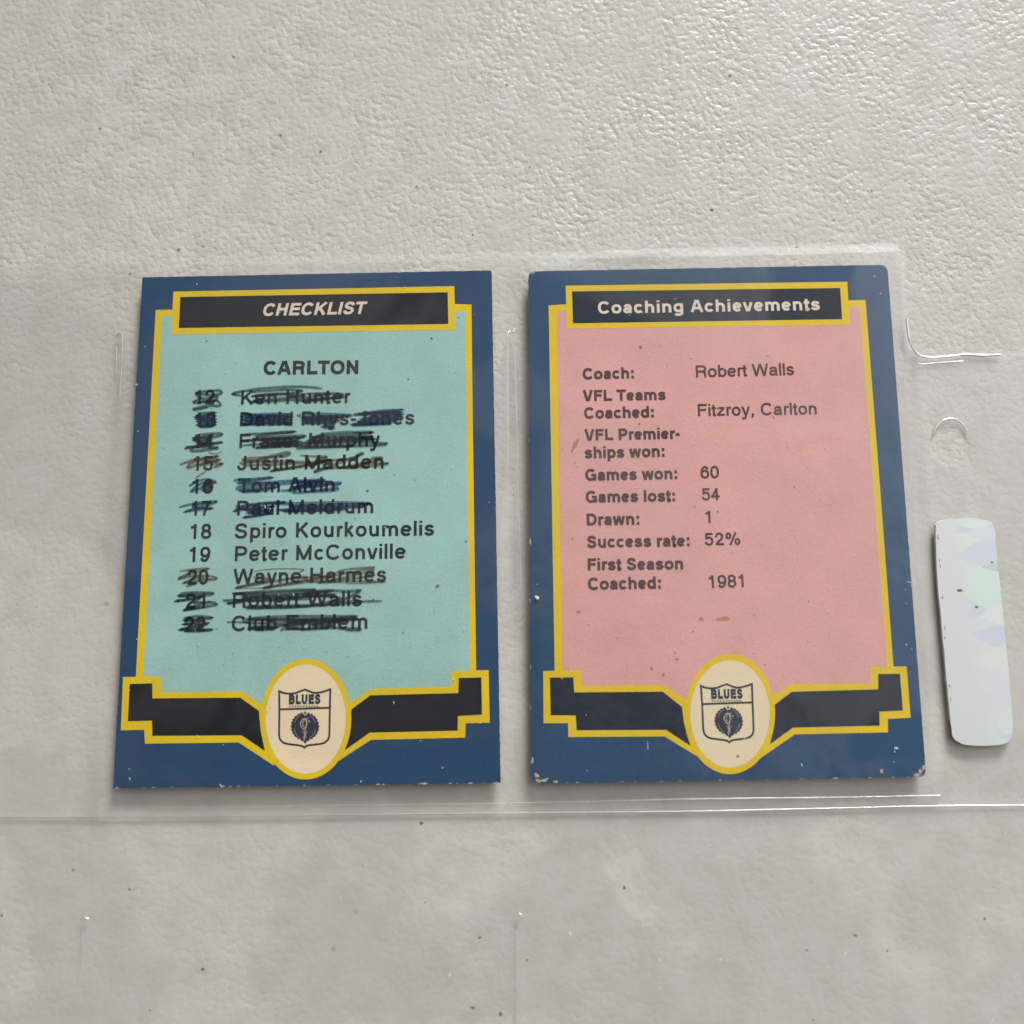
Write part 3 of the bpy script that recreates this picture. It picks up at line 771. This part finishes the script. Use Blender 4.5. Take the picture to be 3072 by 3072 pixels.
pn(MS, T7, 'ink_brown', ([(1170, 70), (1350, 45), (1600, 30), (1880, 40), (1820, 80)], 16),
   [(1160, 150), (1400, 180), (1200, 230), (920, 300), (1100, 270), (1500, 200), (1900, 150), (1850, 200), (1350, 300), (1420, 290), (1900, 220), (2250, 150)],
   ([(930, 310), (1250, 310), (1420, 290)], 14),
   ([(1850, 160), (2000, 150), (2300, 130), (2900, 10), (2700, 20), (2450, 50), (2300, 110), (1950, 190), (2100, 215), (2600, 130), (2900, 40), (2750, 150), (2100, 225), (2700, 210), (3060, 220), (2800, 235), (2500, 240)], 26))
pn(NS, T7, 'ink_black', [(80, 410), (200, 380), (560, 380), (500, 410), (250, 410), (90, 425), (400, 440), (50, 495), (200, 480), (380, 450), (300, 520), (540, 500)],
   [(150, 620), (350, 560), (540, 515), (620, 550), (300, 600), (160, 630), (450, 590)])
pn(MS, T7, 'ink_black', [(715, 490), (850, 485), (1100, 470), (870, 520), (800, 530), (1000, 510)],
   [(850, 385), (1200, 365), (1700, 340), (2050, 335), (1500, 380), (900, 390), (1500, 410), (2300, 350), (1700, 420), (1000, 440), (1700, 450), (2350, 400), (1500, 480), (1050, 490), (2000, 470)],
   [(1050, 610), (1300, 600), (2000, 570), (1500, 590), (1050, 580), (1900, 560), (2300, 540), (2700, 350), (2500, 360), (2200, 340), (1900, 400), (2300, 430), (2400, 470), (2000, 560), (2600, 500), (2700, 510), (2300, 560)],
   ([(2600, 530), (2750, 500), (3030, 500)], 28))
pn(NS, T7, 'ink_black', [(150, 740), (330, 720), (560, 740), (400, 760), (160, 770), (450, 790), (150, 830), (400, 830), (100, 910), (300, 870), (500, 820), (350, 900), (550, 910), (400, 930), (170, 930), (450, 880)])
pn(MS, T7, 'ink_black', ([(770, 810), (860, 800), (1100, 810)], 22),
   [(1050, 760), (1300, 730), (1800, 715), (2300, 720), (2650, 720), (2300, 750), (1100, 760), (1700, 770), (2500, 780), (1200, 820), (1000, 740)],
   [(1550, 930), (1620, 900), (1900, 900), (1600, 850), (1900, 830), (1100, 880), (1500, 880), (1300, 910), (1100, 905)],
   [(1650, 760), (2300, 770), (2650, 760), (1800, 800), (2400, 800), (2000, 840), (2300, 850), (1850, 910), (2300, 880), (2500, 900), (2650, 890), (2700, 915), (2500, 920)])

NB, NM = 'number_lettering', 'name_lettering'
num = [('12', 1213, 583, 646), ('13', 1281, 582, 646), ('14', 1345, 580, 643), ('15', 1412, 577, 640), ('16', 1481, 574, 637), ('17', 1547, 572, 634),
       ('18', 1616.5, 568.5, 632), ('19', 1685.5, 565.5, 629), ('20', 1754, 560, 623.5), ('21', 1825, 555, 614), ('22', 1895.5, 551, 619)]
lines1 = [('heading_lettering', 'CARLTON', (792, 1124), (1073, 1121.5), 41, dict(stroke=168, bold=True))]
for t, y, x0, x1 in num:
    lines1.append((NB, t, (x0, y), (x1, y - 1), 42.5 + (y - 1213) * .004, dict(stroke=126)))
for t, a, b in [('Ken Hunter', (724, 1213.5), (1054, 1209)), ('David Rhys-Jones', (721, 1278.5), (1241.5, 1273)), ('Frazer Murphy', (719, 1344.5), (1139, 1338)),
                ('Justin Madden', (712.5, 1411), (1149.5, 1405)), ('Tom Alvin', (709.5, 1479), (1002.5, 1473)), ('Paul Meldrum', (712, 1546), (1118.5, 1539)),
                ('Spiro Kourkoumelis', (705, 1615), (1300.5, 1606)), ('Peter McConville', (705.5, 1683), (1216, 1675)), ('Wayne Harmes', (700, 1752), (1157, 1744.5)),
                ('Robert Walls', (699, 1823), (1083.5, 1818)), ('Club Emblem', (696, 1893.5), (1101, 1886))]:
    lines1.append((NM, t, a, b, 42 + (a[1] - 1213) * .006, dict(stroke=126, xs=1.06)))

card1 = dict(
    name='trading_card', seed=11, blue='blue', field='mint', dark='black', cream='cream', text='text',
    label='mint green checklist card with crossed out names, left of the pink card',
    corners=[(427, 832), (1475, 811), (1502, 2349), (339, 2365)], rad=[3, 9, 3, 4], amp=1.0,
    title_frame=[(520, 875), (1363, 858.5), (1366, 989), (514, 1003)],
    title_dark=[(541, 891), (1343, 876.7), (1345, 972), (536.5, 984)],
    title=('CHECKLIST', (787, 948), (1097, 941.5), 37), title_shear=0.21,
    panel_frame=[(467, 930), (518, 928.5), (600, 929), (1300, 915), (1365, 912), (1414.4, 914), (1421, 1460), (1428.5, 2012), (1425, 2080), (1050, 2120), (790, 2120), (420, 2070), (407.5, 2030)],
    panel=[(486, 949), (520, 948), (600, 970), (1300, 960), (1364, 935), (1395.6, 934), (1403, 1460), (1410, 2012), (1405, 2070), (1050, 2130), (790, 2130), (440, 2070), (429.5, 2029)],
    banner_frame=[[(369, 2031), (481.4, 2029), (486, 2077), (727, 2074), (785, 2115), (830, 2160), (835, 2240), (822, 2297), (772, 2264), (716, 2227.5), (435, 2231), (432.5, 2189.5), (362.6, 2191)],
                  [(1354, 2013), (1466, 2010), (1469, 2168), (1397, 2170), (1395.6, 2213), (1113, 2219.5), (1066, 2250), (1008, 2288), (1000, 2240), (1005, 2150), (1048, 2109), (1115, 2066), (1353, 2059)]],
    banner_dark=[[(389, 2052), (457, 2050), (457.5, 2095), (721, 2093), (777, 2133), (779, 2162), (785, 2206), (794.5, 2253), (725, 2206), (457, 2207.6), (456, 2162), (383.6, 2164)],
                 [(1376, 2034), (1444, 2032), (1446, 2144), (1374, 2148), (1373, 2192), (1109, 2198), (1034, 2251), (1045, 2209), (1051, 2162), (1054, 2128), (1111, 2086), (1375, 2079)]],
    oval=(917, 2157.5, 120, 164, 137, 181, 1.5),
    emblem=dict(origin=(770, 2000), lean=0.0, tilt=0.0),
    lines=lines1, pen=pen,
    worn=[(1386, 812, 5, 1.2, 0), (1474, 813, 3, 1, 0), (1503, 2300, 4, .35, 0), (1503, 2230, 4, .35, 0), (1506, 2340, 6, .5, 0), (1502, 1500, 3, .3, 0), (1496, 1250, 3, .3, 0)] +
         [(x, 2365 - (x - 339) * 0.01376 - 1, r, 1.8, 0) for x, r in ((352, 4), (432, 2), (460, 3), (515, 2), (668, 4), (690, 3), (716, 3), (745, 2), (830, 2), (912, 3), (985, 2), (1068, 2), (1134, 4), (1150, 3), (1262, 4), (1275, 5), (1350, 3), (1372, 2), (1412, 4), (1450, 2), (1488, 4))],
    stains=[], dots=[(1103, 1472, 5), (1312, 1758, 6), (1398, 1624, 4), (1210, 1898, 3), (620, 1023, 3), (1226, 1137, 3), (1294, 1015, 4)])
c1 = build_card(card1)

# ------------------------------------------------------------------ the coaching card (right)
lb = dict(stroke=162, bold=True)
lr = dict(stroke=116)
FL, FV = 'fact_lettering', 'value_lettering'
lines2 = [(FL, 'Coach:', (1750, 1138.5), (1901, 1135), 34, lb), (FV, 'Robert Walls', (2089.5, 1132), (2382, 1124.5), 36, lr),
          (FL, 'VFL Teams', (1750, 1203), (1996.5, 1199.5), 33, lb), (FL, 'Coached:', (1754, 1256), (1961, 1252), 34, lb), (FV, 'Fitzroy, Carlton', (2095.5, 1248), (2450, 1242.5), 36, lr),
          (FL, 'VFL Premier-', (1755, 1321.5), (2042.5, 1316), 34, lb), (FL, 'ships won:', (1755.5, 1375), (1993, 1370), 35, lb),
          (FL, 'Games won:', (1757.5, 1442), (2031, 1437), 35, lb), (FV, '60', (2103.5, 1435), (2157, 1434), 36.5, lr),
          (FL, 'Games lost:', (1759, 1508), (2024.5, 1503.5), 35, lb), (FV, '54', (2107.5, 1501), (2162, 1500), 36.5, lr),
          (FL, 'Drawn:', (1762, 1576.5), (1917, 1573.5), 36, lb), (FV, '1', (2115, 1568), (2132, 1568), 36.5, lr),
          (FL, 'Success rate:', (1763, 1643.5), (2068, 1638.5), 36, lb), (FV, '52%', (2116, 1636), (2221, 1634), 37, lr),
          (FL, 'First Season', (1765, 1711), (2049, 1708), 36, lb), (FL, 'Coached:', (1766, 1770), (1982, 1765.5), 37, lb), (FV, '1981', (2126, 1764), (2231, 1761), 38, lr)]
card2 = dict(
    name='trading_card', seed=23, blue='blue2', field='pink', dark='black2', cream='cream2', text='text2',
    label='pink coaching record card with worn corners, right of the green card',
    corners=[(1585, 814), (2662, 794), (2779, 2331), (1593, 2351)], rad=[22, 24, 26, 36], amp=1.3,
    title_frame=[(1697, 857), (2542, 845), (2549.5, 974), (1700.5, 986)],
    title_dark=[(1716, 874), (2520.5, 864), (2526.5, 957.5), (1719, 970)],
    title=('Coaching Achievements', (1795.5, 941), (2459, 930), 36.5), title_shear=0.0,
    panel_frame=[(1646, 916), (1698, 913), (1780, 914), (2460, 903), (2546, 901), (2596.5, 899.5), (2640, 1460), (2680.5, 2001), (2678, 2060), (2320, 2100), (2050, 2100), (1680, 2060), (1664, 2012)],
    panel=[(1670.5, 931), (1700, 930), (1780, 960), (2460, 950), (2547, 921), (2578.5, 919), (2621, 1460), (2662, 2001), (2660, 2050), (2320, 2110), (2050, 2110), (1700, 2060), (1687.5, 2012)],
    banner_frame=[[(1629.5, 2013), (1742, 2010), (1745, 2058), (1991, 2055), (2053, 2097), (2095, 2140), (2100, 2220), (2106, 2278), (2045, 2241), (1995, 2209.5), (1705, 2211), (1704, 2169.5), (1630.5, 2170)],
                  [(2611, 2001), (2720, 1999), (2732, 2153), (2663.5, 2157), (2664, 2197), (2385, 2203), (2337, 2236), (2281, 2275), (2275, 2220), (2280, 2140), (2315, 2091), (2374, 2052), (2613, 2050)]],
    banner_dark=[[(1649.5, 2032.6), (1720, 2032), (1723, 2077), (1988.6, 2075), (2046, 2120.6), (2051, 2162), (2060, 2202), (2071.6, 2238), (1998, 2189.5), (1730, 2191), (1727, 2146), (1652, 2146)],
                 [(2634.6, 2022), (2700, 2021), (2709, 2131.5), (2638, 2135), (2639, 2177), (2379, 2183), (2310, 2233), (2318, 2198.5), (2323, 2162), (2323, 2115), (2375.6, 2075), (2634.6, 2068)]],
    oval=(2190, 2142, 119, 161, 135.5, 180.5, 1.0),
    emblem=dict(origin=(2039.5, 1984), lean=0.058, tilt=-0.0),
    lines=lines2,
    worn=[(1597, 2281, 8, .6, 0), (1608, 2325, 9, .8, .7), (1632, 2340, 9, 1.4, .2), (1668, 2346, 7, 1, 0), (1615, 2342, 8, 1.2, -.5), (2762, 2316, 10, 1.5, .9), (2772, 2302, 7, .8, 0), (2750, 2326, 8, 1.6, 0),
          (2733, 1748, 6, 2.2, -.4), (2737, 1760, 6, .7, .3), (1591, 1624, 6, .45, 0), (1588, 1320, 3, .4, 0), (1590, 1800, 3, .4, 0), (1592, 2000, 3, .4, 0), (1592, 2120, 3, .4, 0), (2035, 803, 4, 1.2, 0), (1600, 818, 5, 1.6, .7), (2655, 798, 5, 1.6, -.7), (2645, 2312, 6, 1, 0), (1943, 2232, 5, .35, 0)] +
         [(x, 2351 - (x - 1593) * 0.01686 - 1, r, 1.8, 0) for x, r in ((1700, 2), (1732, 4), (1790, 2), (1866, 3), (1905, 2), (1984, 3), (2040, 2), (2160, 3), (2222, 2), (2300, 2), (2405, 3), (2440, 2), (2507, 6), (2560, 2), (2612, 3), (2680, 3), (2725, 3))],
    stains=[(1722, 1338, 10, .6, -.5), (1732, 1325, 7, .6, -.4), (2104, 1856, 6, 1.0, .4), (2165, 1855, 9, 1.9, 0), (2180, 1857, 6, 1.6, 0), (1735, 1835, 5, 1, 0), (2031, 1977, 5, 1.4, 0), (1955, 2005, 4, 1, 0)],
    dots=[(1920, 1041, 5), (1918, 1271, 3), (2154, 1534, 3), (2080, 1895, 2), (1990, 2024, 3), (2213, 2268, 4)])
c2 = build_card(card2)

# a clear grain of grit lies on the left border of the pink card
def grit():
    bm = bmesh.new()
    bmesh.ops.create_icosphere(bm, subdivisions=2, radius=0.00042)
    for v in bm.verts:
        k = 1 + 0.35 * noise.noise(v.co * 4000)
        v.co = Vector((v.co.x * 1.15 * k, v.co.y * 0.75 * k, v.co.z * 0.5 * k))
    me = bpy.data.meshes.new('grit'); bm.to_mesh(me); bm.free()
    o = link('grit_grain', me, M['dust'])
    o.location = P(1611, 1794, CZ + 0.0002); o.rotation_euler = (0, 0, -0.9)
    tag(o, 'tiny whitish grit grain lying on the left blue border of the pink card', 'grit')
grit()

# ------------------------------------------------------------------ the clear sleeve page
page = empty('sleeve_page', None)
tag(page, 'clear plastic card sleeve page holding both cards flat on the pale tabletop', 'card sleeve')

def rect_dist(p, quad):
    """distance outside a convex quad (0 inside)"""
    best = -1e9
    n = len(quad)
    for i in range(n):
        a, b = quad[i], quad[(i + 1) % n]
        dx, dy = b.x - a.x, b.y - a.y
        l = math.hypot(dx, dy)
        s = ((p[0] - a.x) * dy - (p[1] - a.y) * dx) / l
        best = max(best, s)
    return max(0.0, best)
def ccw(q):
    area_ = sum(q[i].x * q[(i + 1) % 4].y - q[(i + 1) % 4].x * q[i].y for i in range(4))
    return q if area_ > 0 else list(reversed(q))
Q1 = ccw(PL(card1['corners'])); Q2 = ccw(PL(card2['corners']))
seamy = lambda x: P(1536, 2440, 0).y + 0.0128 * (x - P(1536, 0, 0).x)
def sst(a, b, t):
    t = max(0, min(1, (t - a) / (b - a))); return t * t * (3 - 2 * t)
TOPH = CZ + 0.00022
def film_h(x, y):
    d = min(rect_dist((x, y), Q1), rect_dist((x, y), Q2))
    base = 0.00034 + 0.0009 * sst(0.030, 0.046, y)
    h = base + (TOPH - base) * (1 - sst(0.0004, 0.0052, d))
    w = noise.noise((x * 55, y * 55, 2.3)) * 0.5 + noise.noise((x * 120, y * 95, 7.1)) * 0.3
    lower = sst(0.0, 0.012, seamy(x) - y - 0.001)
    h += lower * (0.00042 + 0.00042 * w) + (1 - lower) * w * 0.00003
    if d <= 0: h = max(h, TOPH + w * 0.00004 + 0.00003)
    return max(h, 0.00026)

# outline of the page: top edge, right edge with its rounded step out to the binder strip
edge_px = [(-420, 803), (500, 790), (1536, 768), (2300, 748), (2640, 738), (2688, 740), (2706, 760), (2710, 830), (2716, 930), (2722, 1010), (2734, 1046), (2760, 1066), (2800, 1072), (2880, 1068), (3000, 1062), (3500, 1052)]
edge = [P(x, y, 0.0003) for x, y in edge_px]
low_right = P(3500, 3600, 0.0003); low_left = P(-420, 3600, 0.0003)
HOLE = P(2852, 1335, 0.0003); HR = 0.0052 / 2 * 1.28
def inside(x, y):
    poly = edge + [low_right, low_left]
    c = False; n = len(poly); j = n - 1
    for i in range(n):
        a, b = poly[i], poly[j]
        if (a.y > y) != (b.y > y) and x < (b.x - a.x) * (y - a.y) / (b.y - a.y) + a.x: c = not c
        j = i
    return c

def film_sheet(name, zf, mat, step):
    """the film cut to the page outline and the punched hole: a triangulated sheet that follows zf(x, y)"""
    from mathutils.geometry import delaunay_2d_cdt
    border = []
    dense = catmull([(p.x, p.y) for p in edge], 8)
    border = dense + [(low_right.x, low_right.y), (low_left.x, low_left.y)]
    hole = [(HOLE.x + HR * math.cos(2 * math.pi * k / 40), HOLE.y + HR * math.sin(2 * math.pi * k / 40)) for k in range(40)]
    pts = [Vector(p) for p in border] + [Vector(p) for p in hole]
    nb = len(border); nh = len(hole)
    edges = [(i, (i + 1) % nb) for i in range(nb)] + [(nb + i, nb + (i + 1) % nh) for i in range(nh)]
    x0, x1 = low_left.x, low_right.x; y0, y1 = low_left.y, max(p.y for p in edge)
    ny = int((y1 - y0) / step); nx = int((x1 - x0) / step)
    for j in range(1, ny):
        for i in range(1, nx):
            x, y = x0 + i * step + (j % 2) * step * .5, y0 + j * step
            if x < x1 - step and inside(x, y) and math.hypot(x - HOLE.x, y - HOLE.y) > HR + step * .4:
                pts.append(Vector((x, y)))
    vo, ed, fa, *_ = delaunay_2d_cdt(pts, edges, [], 0, 1e-6)
    bm = bmesh.new()
    vs = [bm.verts.new((v.x, v.y, zf(v.x, v.y))) for v in vo]
    for f in fa:
        c = sum((Vector(vo[i]) for i in f), Vector((0, 0))) / len(f)
        if not inside(c.x, c.y) or math.hypot(c.x - HOLE.x, c.y - HOLE.y) < HR * .985: continue
        try: g = bm.faces.new([vs[i] for i in f])
        except ValueError: continue
        g.smooth = True
        g.normal_update()
        if g.normal.z < 0: g.normal_flip()
    bmesh.ops.delete(bm, geom=[v for v in bm.verts if not v.link_faces], context='VERTS')
    me = bpy.data.meshes.new(name); bm.to_mesh(me); bm.free()
    return link(name, me, mat, page)
film_sheet('front_film', film_h, M['film'], 0.0011)
film_sheet('back_film', lambda x, y: 0.00016 + 0.00003 * noise.noise((x * 60, y * 60, 4.4)), M['film_back'], 0.004)

def bead(name, pts, w, hgt, mat, zoff=0.0, closed=False):
    """a raised weld line: half-round strip lying on the film (pts in photo points)"""
    g = catmull(pts, 8, closed)
    base = [P(x, y, 0.0005) for x, y in g]
    p2 = [(p.x, p.y) for p in base]
    bm = bmesh.new(); rows = []
    K = 5
    n = len(p2)
    for i in range(n):
        a = p2[i - 1] if (closed or i > 0) else p2[0]; c = p2[(i + 1) % n] if (closed or i < n - 1) else p2[-1]
        dx, dy = c[0] - a[0], c[1] - a[1]; l = math.hypot(dx, dy) or 1
        nx, ny = -dy / l, dx / l
        ww = w * (0.75 + 0.5 * noise.noise((i * .13, w * 1e4, 1.7)))
        z0 = film_h(*p2[i]) + zoff
        row = []
        for k in range(K + 1):
            t = math.pi * k / K
            row.append(bm.verts.new((p2[i][0] + nx * ww / 2 * math.cos(t), p2[i][1] + ny * ww / 2 * math.cos(t), z0 + 0.00002 + hgt * math.sin(t))))
        rows.append(row)
    for i in range(n if closed else n - 1):
        r0, r1 = rows[i], rows[(i + 1) % n]
        for k in range(K):
            f = bm.faces.new((r0[k], r1[k], r1[k + 1], r0[k + 1])); f.smooth = True
    bmesh.ops.recalc_face_normals(bm, faces=bm.faces[:])
    me = bpy.data.meshes.new(name); bm.to_mesh(me); bm.free()
    return link(name, me, mat, page)

def band(name, top, bot, mat):
    """a flat welded band lying just above the film between two lines"""
    a = catmull(top, 10); b = catmull(bot, 10)
    bm = bmesh.new(); rows = []
    for p, q in zip(a, b):
        r = []
        for k in range(4):
            t = k / 3
            v = P(p[0] * (1 - t) + q[0] * t, p[1] * (1 - t) + q[1] * t, 0.0004)
            r.append(bm.verts.new((v.x, v.y, film_h(v.x, v.y) + 0.00002)))
        rows.append(r)
    for r0, r1 in zip(rows, rows[1:]):
        for k in range(3):
            f = bm.faces.new((r0[k], r1[k], r1[k + 1], r0[k + 1])); f.smooth = True
    bmesh.ops.recalc_face_normals(bm, faces=bm.faces[:])
    me = bpy.data.meshes.new(name); bm.to_mesh(me); bm.free()
    return link(name, me, mat, page)

seam = [(-420, 2458), (0, 2452), (500, 2450), (1000, 2445), (1536, 2438.5), (2072, 2433.5), (2400, 2427), (2765, 2418), (3072, 2415), (3500, 2408)]
bead('weld_seam', seam, 0.00026, 0.00016, M['weld'])
seam_up = [(440, 2424), (700, 2420), (1000, 2415), (1490, 2410), (1536, 2408), (1700, 2405), (2072, 2396), (2500, 2391), (2815, 2385)]
bead('weld_seam', seam_up, 0.00014, 0.00008, M['weld'])
band('weld_band', [(440, 2426), (1000, 2418), (1536, 2411), (2072, 2399), (2815, 2388)], [(440, 2449), (1000, 2442), (1536, 2436), (2072, 2431), (2815, 2416)], M['band'])
band('top_band', [(250, 790), (500, 784), (1536, 764), (2300, 745), (2690, 738)], [(250, 822), (500, 817), (1536, 790), (2300, 775), (2690, 764)], M['faint_band'])
band('side_band', [(2690, 760), (2694, 1000), (2720, 1400), (2760, 1900), (2790, 2380)], [(2714, 760), (2720, 1000), (2745, 1400), (2790, 1900), (2822, 2380)], M['faint_band'])
bead('page_edge', [(2716, 960), (2724, 1020), (2742, 1052), (2765, 1068), (2800, 1072), (2860, 1068), (2900, 1063), (2950, 1066), (3000, 1064)], 0.00066, 0.00024, M['weld'])
bead('page_edge', [(2735, 1086), (2765, 1092), (2820, 1087), (2890, 1083)], 0.00024, 0.00013, M['weld'])
def pocket_slot(x, y, length, lean, wpx, w, single):
    h = wpx / 2
    if single:
        pts = [(x - h * .5, y + 10), (x - h * .6, y + length * .5), (x - h * .6 + lean, y + length)]
    else:
        pts = [(x - h, y + length * .6), (x - h, y + 60), (x - h, y + 8), (x - h * .6, y), (x, y - 3), (x + h * .6, y), (x + h, y + 8), (x + h, y + 60), (x + h + lean, y + length)]
    bead('pocket_slit', pts, w, w * .5, M['weld'])
    bead('slit_end', [(x - h * .8, y + 3), (x, y - 3), (x + h * .8, y + 3)], 0.00036, 0.00024, M['weld'])
pocket_slot(360, 1006, 190, -8, 22, 0.00012, False)
pocket_slot(1534, 1000, 760, 18, 22, 0.00024, False)
pocket_slot(257, 2754, 170, -6, 24, 0.00009, True)
pocket_slot(1557, 2742, 420, 4, 20, 0.00013, True)
hole_px = [(2852 + 57 * math.cos(a), 1335 - 80 * math.sin(a)) for a in [math.pi * (0.14 + 0.72 * k / 8) for k in range(9)]]
bead('punch_hole_rim', hole_px, 0.00034, 0.00016, M['weld'])

dp = []
rd_ = random.Random(31)
for x, y, r in [(1350, 2922, 5), (1712, 2803, 4), (1928, 2777, 3), (1979, 2879, 4), (2538, 2860, 3), (2258, 2698, 3), (2161, 2880, 4), (1500, 2410, 4), (2690, 2245, 4), (2705, 1004, 4), (1560, 1136, 3), (430, 2740, 3)] + \
        [(rd_.uniform(20, 3050), rd_.uniform(2480, 3060), rd_.uniform(1.2, 2.6)) for _ in range(26)]:
    p = P(x, y, 0.0006)
    dp.append(blob(x, y, r, film_h(p.x, p.y) + 0.00006, 7, .5, rd_.uniform(1, 1.7), rd_.random() * 3))
tag(link('dust_specks', mesh_polys(dp), M['dust'], page), kind='stuff')

# ------------------------------------------------------------------ the pearly sticker on the binder strip
def pearl():
    m, n, l, b = new_mat('pearly_foil')
    tcn = n.new('ShaderNodeTexCoord')
    mp = n.new('ShaderNodeMapping'); mp.inputs['Scale'].default_value = (0.6, 1.7, 1); mp.inputs['Rotation'].default_value = (0, 0, 0.25)
    l.new(tcn.outputs['Object'], mp.inputs['Vector'])
    v = n.new('ShaderNodeTexVoronoi'); v.inputs['Scale'].default_value = 190; v.feature = 'F1'
    l.new(mp.outputs['Vector'], v.inputs['Vector'])
    hs = n.new('ShaderNodeSeparateColor'); l.new(v.outputs['Color'], hs.inputs[0])
    cr = n.new('ShaderNodeValToRGB')
    els = cr.color_ramp.elements
    els[0].position = 0.0; els[0].color = (0.50, 0.62, 0.66, 1)
    els[1].position = 1.0; els[1].color = (0.58, 0.68, 0.73, 1)
    for p_, c_ in ((0.22, (0.72, 0.72, 0.73, 1)), (0.38, (0.55, 0.62, 0.76, 1)), (0.48, (0.73, 0.73, 0.74, 1)), (0.66, (0.61, 0.75, 0.68, 1)), (0.78, (0.72, 0.71, 0.75, 1))):
        q = els.new(p_); q.color = c_
    l.new(hs.outputs[0], cr.inputs[0])
    sg = n.new('ShaderNodeSeparateXYZ'); l.new(tcn.outputs['Generated'], sg.inputs[0])
    u1 = n.new('ShaderNodeMath'); u1.operation = 'MULTIPLY_ADD'; u1.inputs[1].default_value = 0.22     # the facets show on the right half
    l.new(sg.outputs['Y'], u1.inputs[0]); l.new(sg.outputs['X'], u1.inputs[2])
    u2 = n.new('ShaderNodeMapRange'); u2.interpolation_type = 'SMOOTHSTEP'
    u2.inputs['From Min'].default_value = 0.38; u2.inputs['From Max'].default_value = 0.80
    l.new(u1.outputs[0], u2.inputs['Value'])
    fm = n.new('ShaderNodeMix'); fm.data_type = 'RGBA'
    l.new(u2.outputs['Result'], fm.inputs[0]); fm.inputs[6].default_value = (0.66, 0.67, 0.69, 1); l.new(cr.outputs[0], fm.inputs[7])
    l.new(fm.outputs[2], b.inputs['Base Color'])
    b.inputs['Roughness'].default_value = 0.28
    b.inputs['Metallic'].default_value = 0.15
    b.inputs['Coat Weight'].default_value = 0.5
    b.inputs['Coat Roughness'].default_value = 0.15
    b.inputs['Thin Film Thickness'].default_value = 420
    b.inputs['Thin Film IOR'].default_value = 1.4
    return m
M['pearl'] = pearl()
stk = [(2807, 1598), (2812, 1571), (2830, 1561), (2870, 1556), (2920, 1554), (2950, 1560), (2974, 1568), (2984, 1590), (2988, 1640), (2999, 1743), (3010, 1850), (3019, 1940), (3035, 2126), (3037, 2194), (3020, 2228), (2961, 2237), (2905, 2235), (2878, 2227), (2857, 2203),
       (2846, 2104), (2836, 1990), (2826, 1878), (2814, 1743)]
def sticker():
    root = empty('foil_sticker', None)
    tag(root, 'pearly white oblong foil sticker with rounded corners beside the pink card', 'sticker')
    out = catmull(stk, 5, True)
    rnd = random.Random(5)
    bm = bmesh.new(); top = []; lo = []
    zt = 0.00125
    for i, (x, y) in enumerate(out):
        jx = rnd.uniform(-1.5, 1.0) if x < 2862 else rnd.uniform(-.4, .4)
        top.append(bm.verts.new(P(x + jx, y + rnd.uniform(-.5, .5), zt)))
        lo.append(bm.verts.new(P(x + jx * .4 - (5 if x < 2862 and y < 2150 else 0), y, zt - 0.00036)))
    f = bm.faces.new(top); f.normal_update(); fl = f.normal.z < 0
    if fl: f.normal_flip()
    g = bm.faces.new(lo if fl else list(reversed(lo)))
    n = len(top)
    for i in range(n):
        j = (i + 1) % n
        s = bm.faces.new((top[i], top[j], lo[j], lo[i])); s.material_index = 1
    bmesh.ops.triangulate(bm, faces=[f, g], ngon_method='EAR_CLIP')
    bmesh.ops.recalc_face_normals(bm, faces=bm.faces[:])
    me = bpy.data.meshes.new('foil'); bm.to_mesh(me); bm.free()
    link('foil_face', me, [M['pearl'], M['dust']], root)
    me = mesh_polys([blob(2883, 1772, 7, zt + 8 * UM, 8, .5, 1.4), blob(2930, 1821, 4, zt + 9 * UM, 8, .4), blob(2976, 1687, 4, zt + 9 * UM, 8, .4, 1.4)] +
                     [blob(2813 + 40 * k / 15 + rnd.uniform(-2, 3), 1600 + 540 * k / 15 + rnd.uniform(-14, 14), rnd.uniform(1.6, 3.4), zt + (10 + k) * UM, 8, .6, .5) for k in (0, 2, 3, 5, 8, 9, 13, 14)])
    tag(link('dirt_specks', me, M['dot'], root), kind='stuff')
sticker()
